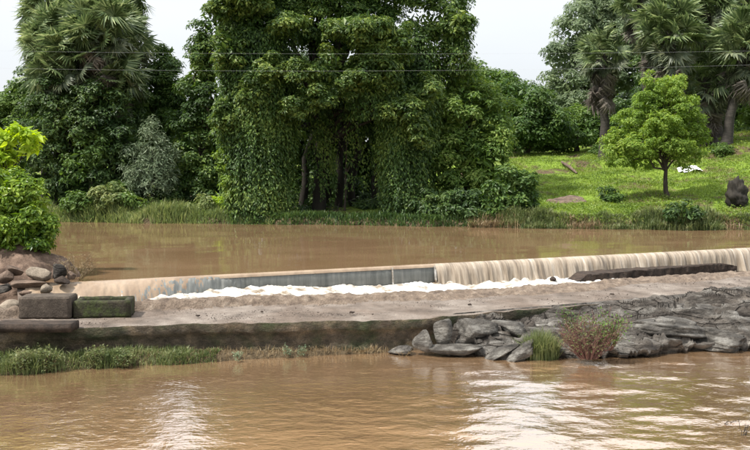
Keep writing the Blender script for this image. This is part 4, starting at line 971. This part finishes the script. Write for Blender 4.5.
# grass at the foot of the causeway wall, left
def bermpts(r, n, xa, xb, pw=1.0):
    x = r.uniform(xa, xb, n); bw = np.interp(x, BX, BW); y = front_y(x) - r.random(n) ** pw * bw * .92
    z = height(x, y); k = z > WZ - .08
    return np.stack([x, y, np.maximum(z, WZ - .03) - .02], -1)[k]
r = np.random.default_rng(810)
pos = bermpts(r, 14000, -13, -4.4)
h_ = r.uniform(.2, .62, len(pos)) * (fbm(pos[:, 0] * 1.1, pos[:, 1] * 1.1, s=811) * .6 + .75) * np.interp(pos[:, 0], [-13, -7, -4.6], [1.1, 1, .5])
tag(put('wall_foot_grass', blades_mesh('wall_foot_grass', pos, h_, .022, .8, r), M['wallgrass']), 'arching green grass at the foot of the causeway wall at the left', 'grass', kind='stuff')
pos = bermpts(r, 2000, -7, .4)
tag(put('dry_weeds', blades_mesh('dry_weeds', pos, r.uniform(.06, .26, len(pos)), .014, .8, r), M['drygrass']), 'brown dry weeds along the foot of the causeway wall', 'weeds', kind='stuff')

# individual leafy weeds at the wall foot
def twig_plant(name, label, cat, base, hgt, spread, nst, seed, stem_mat, leaf_m=None, leaf=.06, nleaf=12, rad=.009, group=None, forks=4, branchname='stem'):
    r = np.random.default_rng(seed); base = np.asarray(base, float); root = empty(name, base); tag(root, label, cat, group)
    tb = Tubes(); LP = []; LN = []
    for k in range(nst):
        a = r.uniform(0, 2 * np.pi); q = spread * math.sqrt(r.random())
        e = base + np.array([math.cos(a) * q, math.sin(a) * q * .6, hgt * r.uniform(.55, 1.0) * (1 - .35 * q / max(spread, .01))])
        b = base + np.array([math.cos(a) * q * .25, math.sin(a) * q * .2, 0])
        p = curve_pts(b, e, 6, .02, r); tb.add(p, np.linspace(rad, rad * .3, 6), 4)
        for f in range(forks):
            i = r.integers(1, 5); s0 = p[i]; e2 = s0 + np.array([r.normal(0, .16), r.normal(0, .12), r.uniform(.05, .28)]) * hgt * .8
            pp = curve_pts(s0, e2, 4, .01, r); tb.add(pp, np.linspace(rad * .6, rad * .2, 4), 3)
            if leaf_m:
                for _ in range(nleaf // forks + 1):
                    LP.append(pp[r.integers(1, 4)] + r.normal(0, leaf * .6, 3)); LN.append(r.normal(0, .6, 3) + np.array([0, -.2, .8]))
    put(branchname, tb.mesh(branchname), stem_mat, root)
    if leaf_m:
        LP = np.array(LP); LN = np.array(LN); put('foliage', leaves_mesh('foliage', LP, LN, r.normal(0, 1, LP.shape), leaf * r.uniform(.7, 1.3, len(LP))), leaf_m, root)
    return root
# reddish dry shrub with patches of green on the rock shelf
zb = -1.7
c = G(588, 358, zb); twig_plant('dry_shrub', 'reddish brown twiggy dry shrub rooted on the rock shelf at the waterline', 'shrub', c, 1.45, 1.0, 110, 820, M['redtwig'], M['wallgrass'], .06, 5, .011, forks=5)
c = G(606, 350, -1.5); twig_plant('dry_shrub', 'thin twiggy shrub with a few green leaves behind the reddish dry shrub', 'shrub', c, 1.5, .7, 30, 821, M['redtwig'], M['mid'], .08, 16, .009)
c = G(572, 332, -1.3); twig_plant('sparse_weed', 'sparse green topped weed standing in front of the causeway edge', 'weed', c, 1.0, .5, 16, 822, M['redtwig'], M['mid'], .07, 14, .007)
# green grass tuft
r = np.random.default_rng(825); c = G(543, 361, -1.85); n = 2600
q = np.sqrt(r.random(n)); a = r.uniform(0, 6.283, n)
pos = np.stack([c[0] + .50 * q * np.cos(a), c[1] + .35 + .35 * q * np.sin(a), np.full(n, -1.88)], -1)
tag(put('grass_tuft', blades_mesh('grass_tuft', pos, r.uniform(.35, 1.15, n) * (1 - .4 * q), .022, .4, r), M['wallgrass']), 'tall green grass tuft between the tilted rock slabs and the reddish dry shrub', 'grass tuft')
# bare twiggy shrub by the mound
c = P(76, 279, 28.0); twig_plant('bare_shrub', 'small sparse twiggy shrub standing in the upper water beside the mound', 'shrub', c, 1.25, .85, 26, 830, M['drygrass'], M['drygrass'], .05, 14, .009, branchname='branches')
# weeds on wall foot
g = 'small weeds at the foot of the causeway wall'
for k, (px, py, hgt, lb) in enumerate([(22, 378, .75, 'leafy weed at the wall foot near the left edge'), (48, 376, .7, 'leafy weed at the wall foot below the dark concrete block'), (96, 372, .7, 'leafy weed at the wall foot below the mossy hollow block'),
        (125, 372, .55, 'leafy weed at the wall foot right of the mossy hollow block'), (238, 364, .4, 'pale thin weed at the wall foot in the middle of the bare wall'), (287, 360, .45, 'pale thin weed at the wall foot left of the rocks'), (302, 359, .4, 'pale thin weed at the wall foot nearest the rocks')]):
    twig_plant('weed', lb, 'weed', G(px, py - 6, -1.80) if hgt > .5 else G(px, py - 3, -1.82), hgt, .30 if hgt > .5 else .08, 26 if hgt > .5 else 7, 840 + k, M['drygrass'], M['wallgrass'] if hgt > .5 else M['silver'], .075 if hgt > .5 else .05, 18, .006, group=g)
# twigs standing in the foreground water
twig_plant('water_twigs', 'dark thin twigs sticking out of the foreground water at the right edge', 'twigs', G(742, 436, WZ - .02), .42, .25, 6, 850, M['bark'], None, rad=.007, branchname='twig')
twig_plant('water_twigs', 'low dark twigs breaking the foreground water left of the right edge twigs', 'twigs', G(722, 424, WZ - .02), .14, .5, 6, 851, M['bark'], None, rad=.006, branchname='twig')
twig_plant('driftwood', 'small tangle of pale sticks at the waterline below the rounded boulders', 'driftwood', G(404, 356, WZ - .02), .3, .45, 8, 852, M['drygrass'], None, rad=.010, branchname='stick')
# loose stones and grit left on the causeway and along its edge
for k, (px, py, sz_, lb) in enumerate([(198, 316, .10, 'small dark stone lying on the causeway right of the mossy block'), (262, 312, .08, 'tiny stone lying on the causeway below the grey weir face'), (352, 313, .12, 'small stone near the causeway edge in the middle'),
        (470, 305, .11, 'small dark stone on the causeway above the rounded boulders'), (612, 295, .12, 'small dark stone on the causeway above the reddish dry shrub')]):
    c_ = G(px, py, -.80); rock('stone', c_ + np.array((0, 0, sz_ * .2)), (sz_ * 1.6, sz_, sz_ * .7), 900 + k, M['mound'], lb, 'stone', sub=2)
r = np.random.default_rng(870); n = 5000; x = r.uniform(-12, 14, n); yb_ = weir_y(x) - 1.5; yf_ = front_y(x) + .05; y = yf_ + (yb_ - yf_) * r.random(n) ** 1.6 * .8
kk = fbm(x * .9, y * 1.6, s=871) + r.normal(0, .1, n) > .12; x, y = x[kk], y[kk]; n = len(x)
tag(put('grit', leaves_mesh('grit', np.stack([x, y, np.full(n, -.80) - .02 * 0 + r.uniform(-.01, .03, n)], -1), r.normal(0, .35, (n, 3)) + np.array([0, 0, 1.0]), r.normal(0, 1, (n, 3)), r.uniform(.02, .06, n), aspect=.7), M['mound']), 'dark grit and leaf litter scattered over the causeway', 'grit', kind='stuff')
# ------------------------------------------------------------------ small things on the lawn
b = drop(738, 208); 
rock('earth_stump', b + np.array((0, .2, .75)), (1.25, 1.1, 2.0), 870, M['barkdark'], 'dark brown knobbly earth stump on the bank at the right edge', 'stump', rough=.6, cuts=3, freq=3.0)
b = drop(690, 171)
X, Y = np.meshgrid(np.linspace(-.7, .7, 26), np.linspace(-.8, .8, 20))
Z = .12 + .10 * fbm(X * 3, Y * 3, s=880) + .12 * (1 - (X / .7) ** 2)
hz = height(X + b[0], Y + b[1]); 
tag(put('white_sheet', grid_mesh('white_sheet', X + b[0], Y + b[1], hz + Z), M['cloth']), 'crumpled white sheet lying on the lawn right of the bright green tree', 'sheet')
p0 = drop(562, 166); p1 = drop(577, 175)
tb = Tubes(); tb.add([p0 + (0, 0, .16), (p0 + p1) / 2 + (0, 0, .2), p1 + (0, 0, .1)], [.10, .12, .07], 7); tb.add([(p0 + p1) / 2 + (0, 0, .2), (p0 + p1) / 2 + (.3, .2, .6)], [.05, .02], 5)
tag(put('fallen_log', tb.mesh('fallen_log'), M['rockbrown']), 'short brown fallen log lying on the lawn left of the lone fan palm', 'log')
b = drop(568, 203)
X, Y = np.meshgrid(np.linspace(-1.5, 1.5, 30), np.linspace(-1.2, 1.2, 24)); rr = np.hypot(X / 1.5, Y / 1.2) + .25 * fbm(X * 1.5, Y * 1.5, s=890)
tag(put('bare_soil', grid_mesh('bare_soil', X + b[0], Y + b[1], height(X + b[0], Y + b[1]) + .17 - .4 * sstep(.6, 1.0, rr)), M['rockbrown']), 'bare brown soil patch on the lawn slope', kind='structure')

# ------------------------------------------------------------------ power lines
g = None
for (y0, y1, ym, lb) in ((50, 50, 54, 'upper of the two thin power lines crossing above the river'), (67, 63, 71, 'lower of the two thin power lines crossing above the river')):
    a_ = P(-60, y0, 50); b_ = P(820, y1, 50); m_ = P(380, ym, 50)
    t = np.linspace(0, 1, 60)[:, None]; sag = (m_[2] - (a_[2] + b_[2]) / 2)
    p = a_ + (b_ - a_) * t; p[:, 2] += (4 * t * (1 - t) * sag)[:, 0]
    tb = Tubes(); tb.add(p, .0022, 5); tag(put('power_line', tb.mesh('power_line'), M['wire']), lb, 'wire')
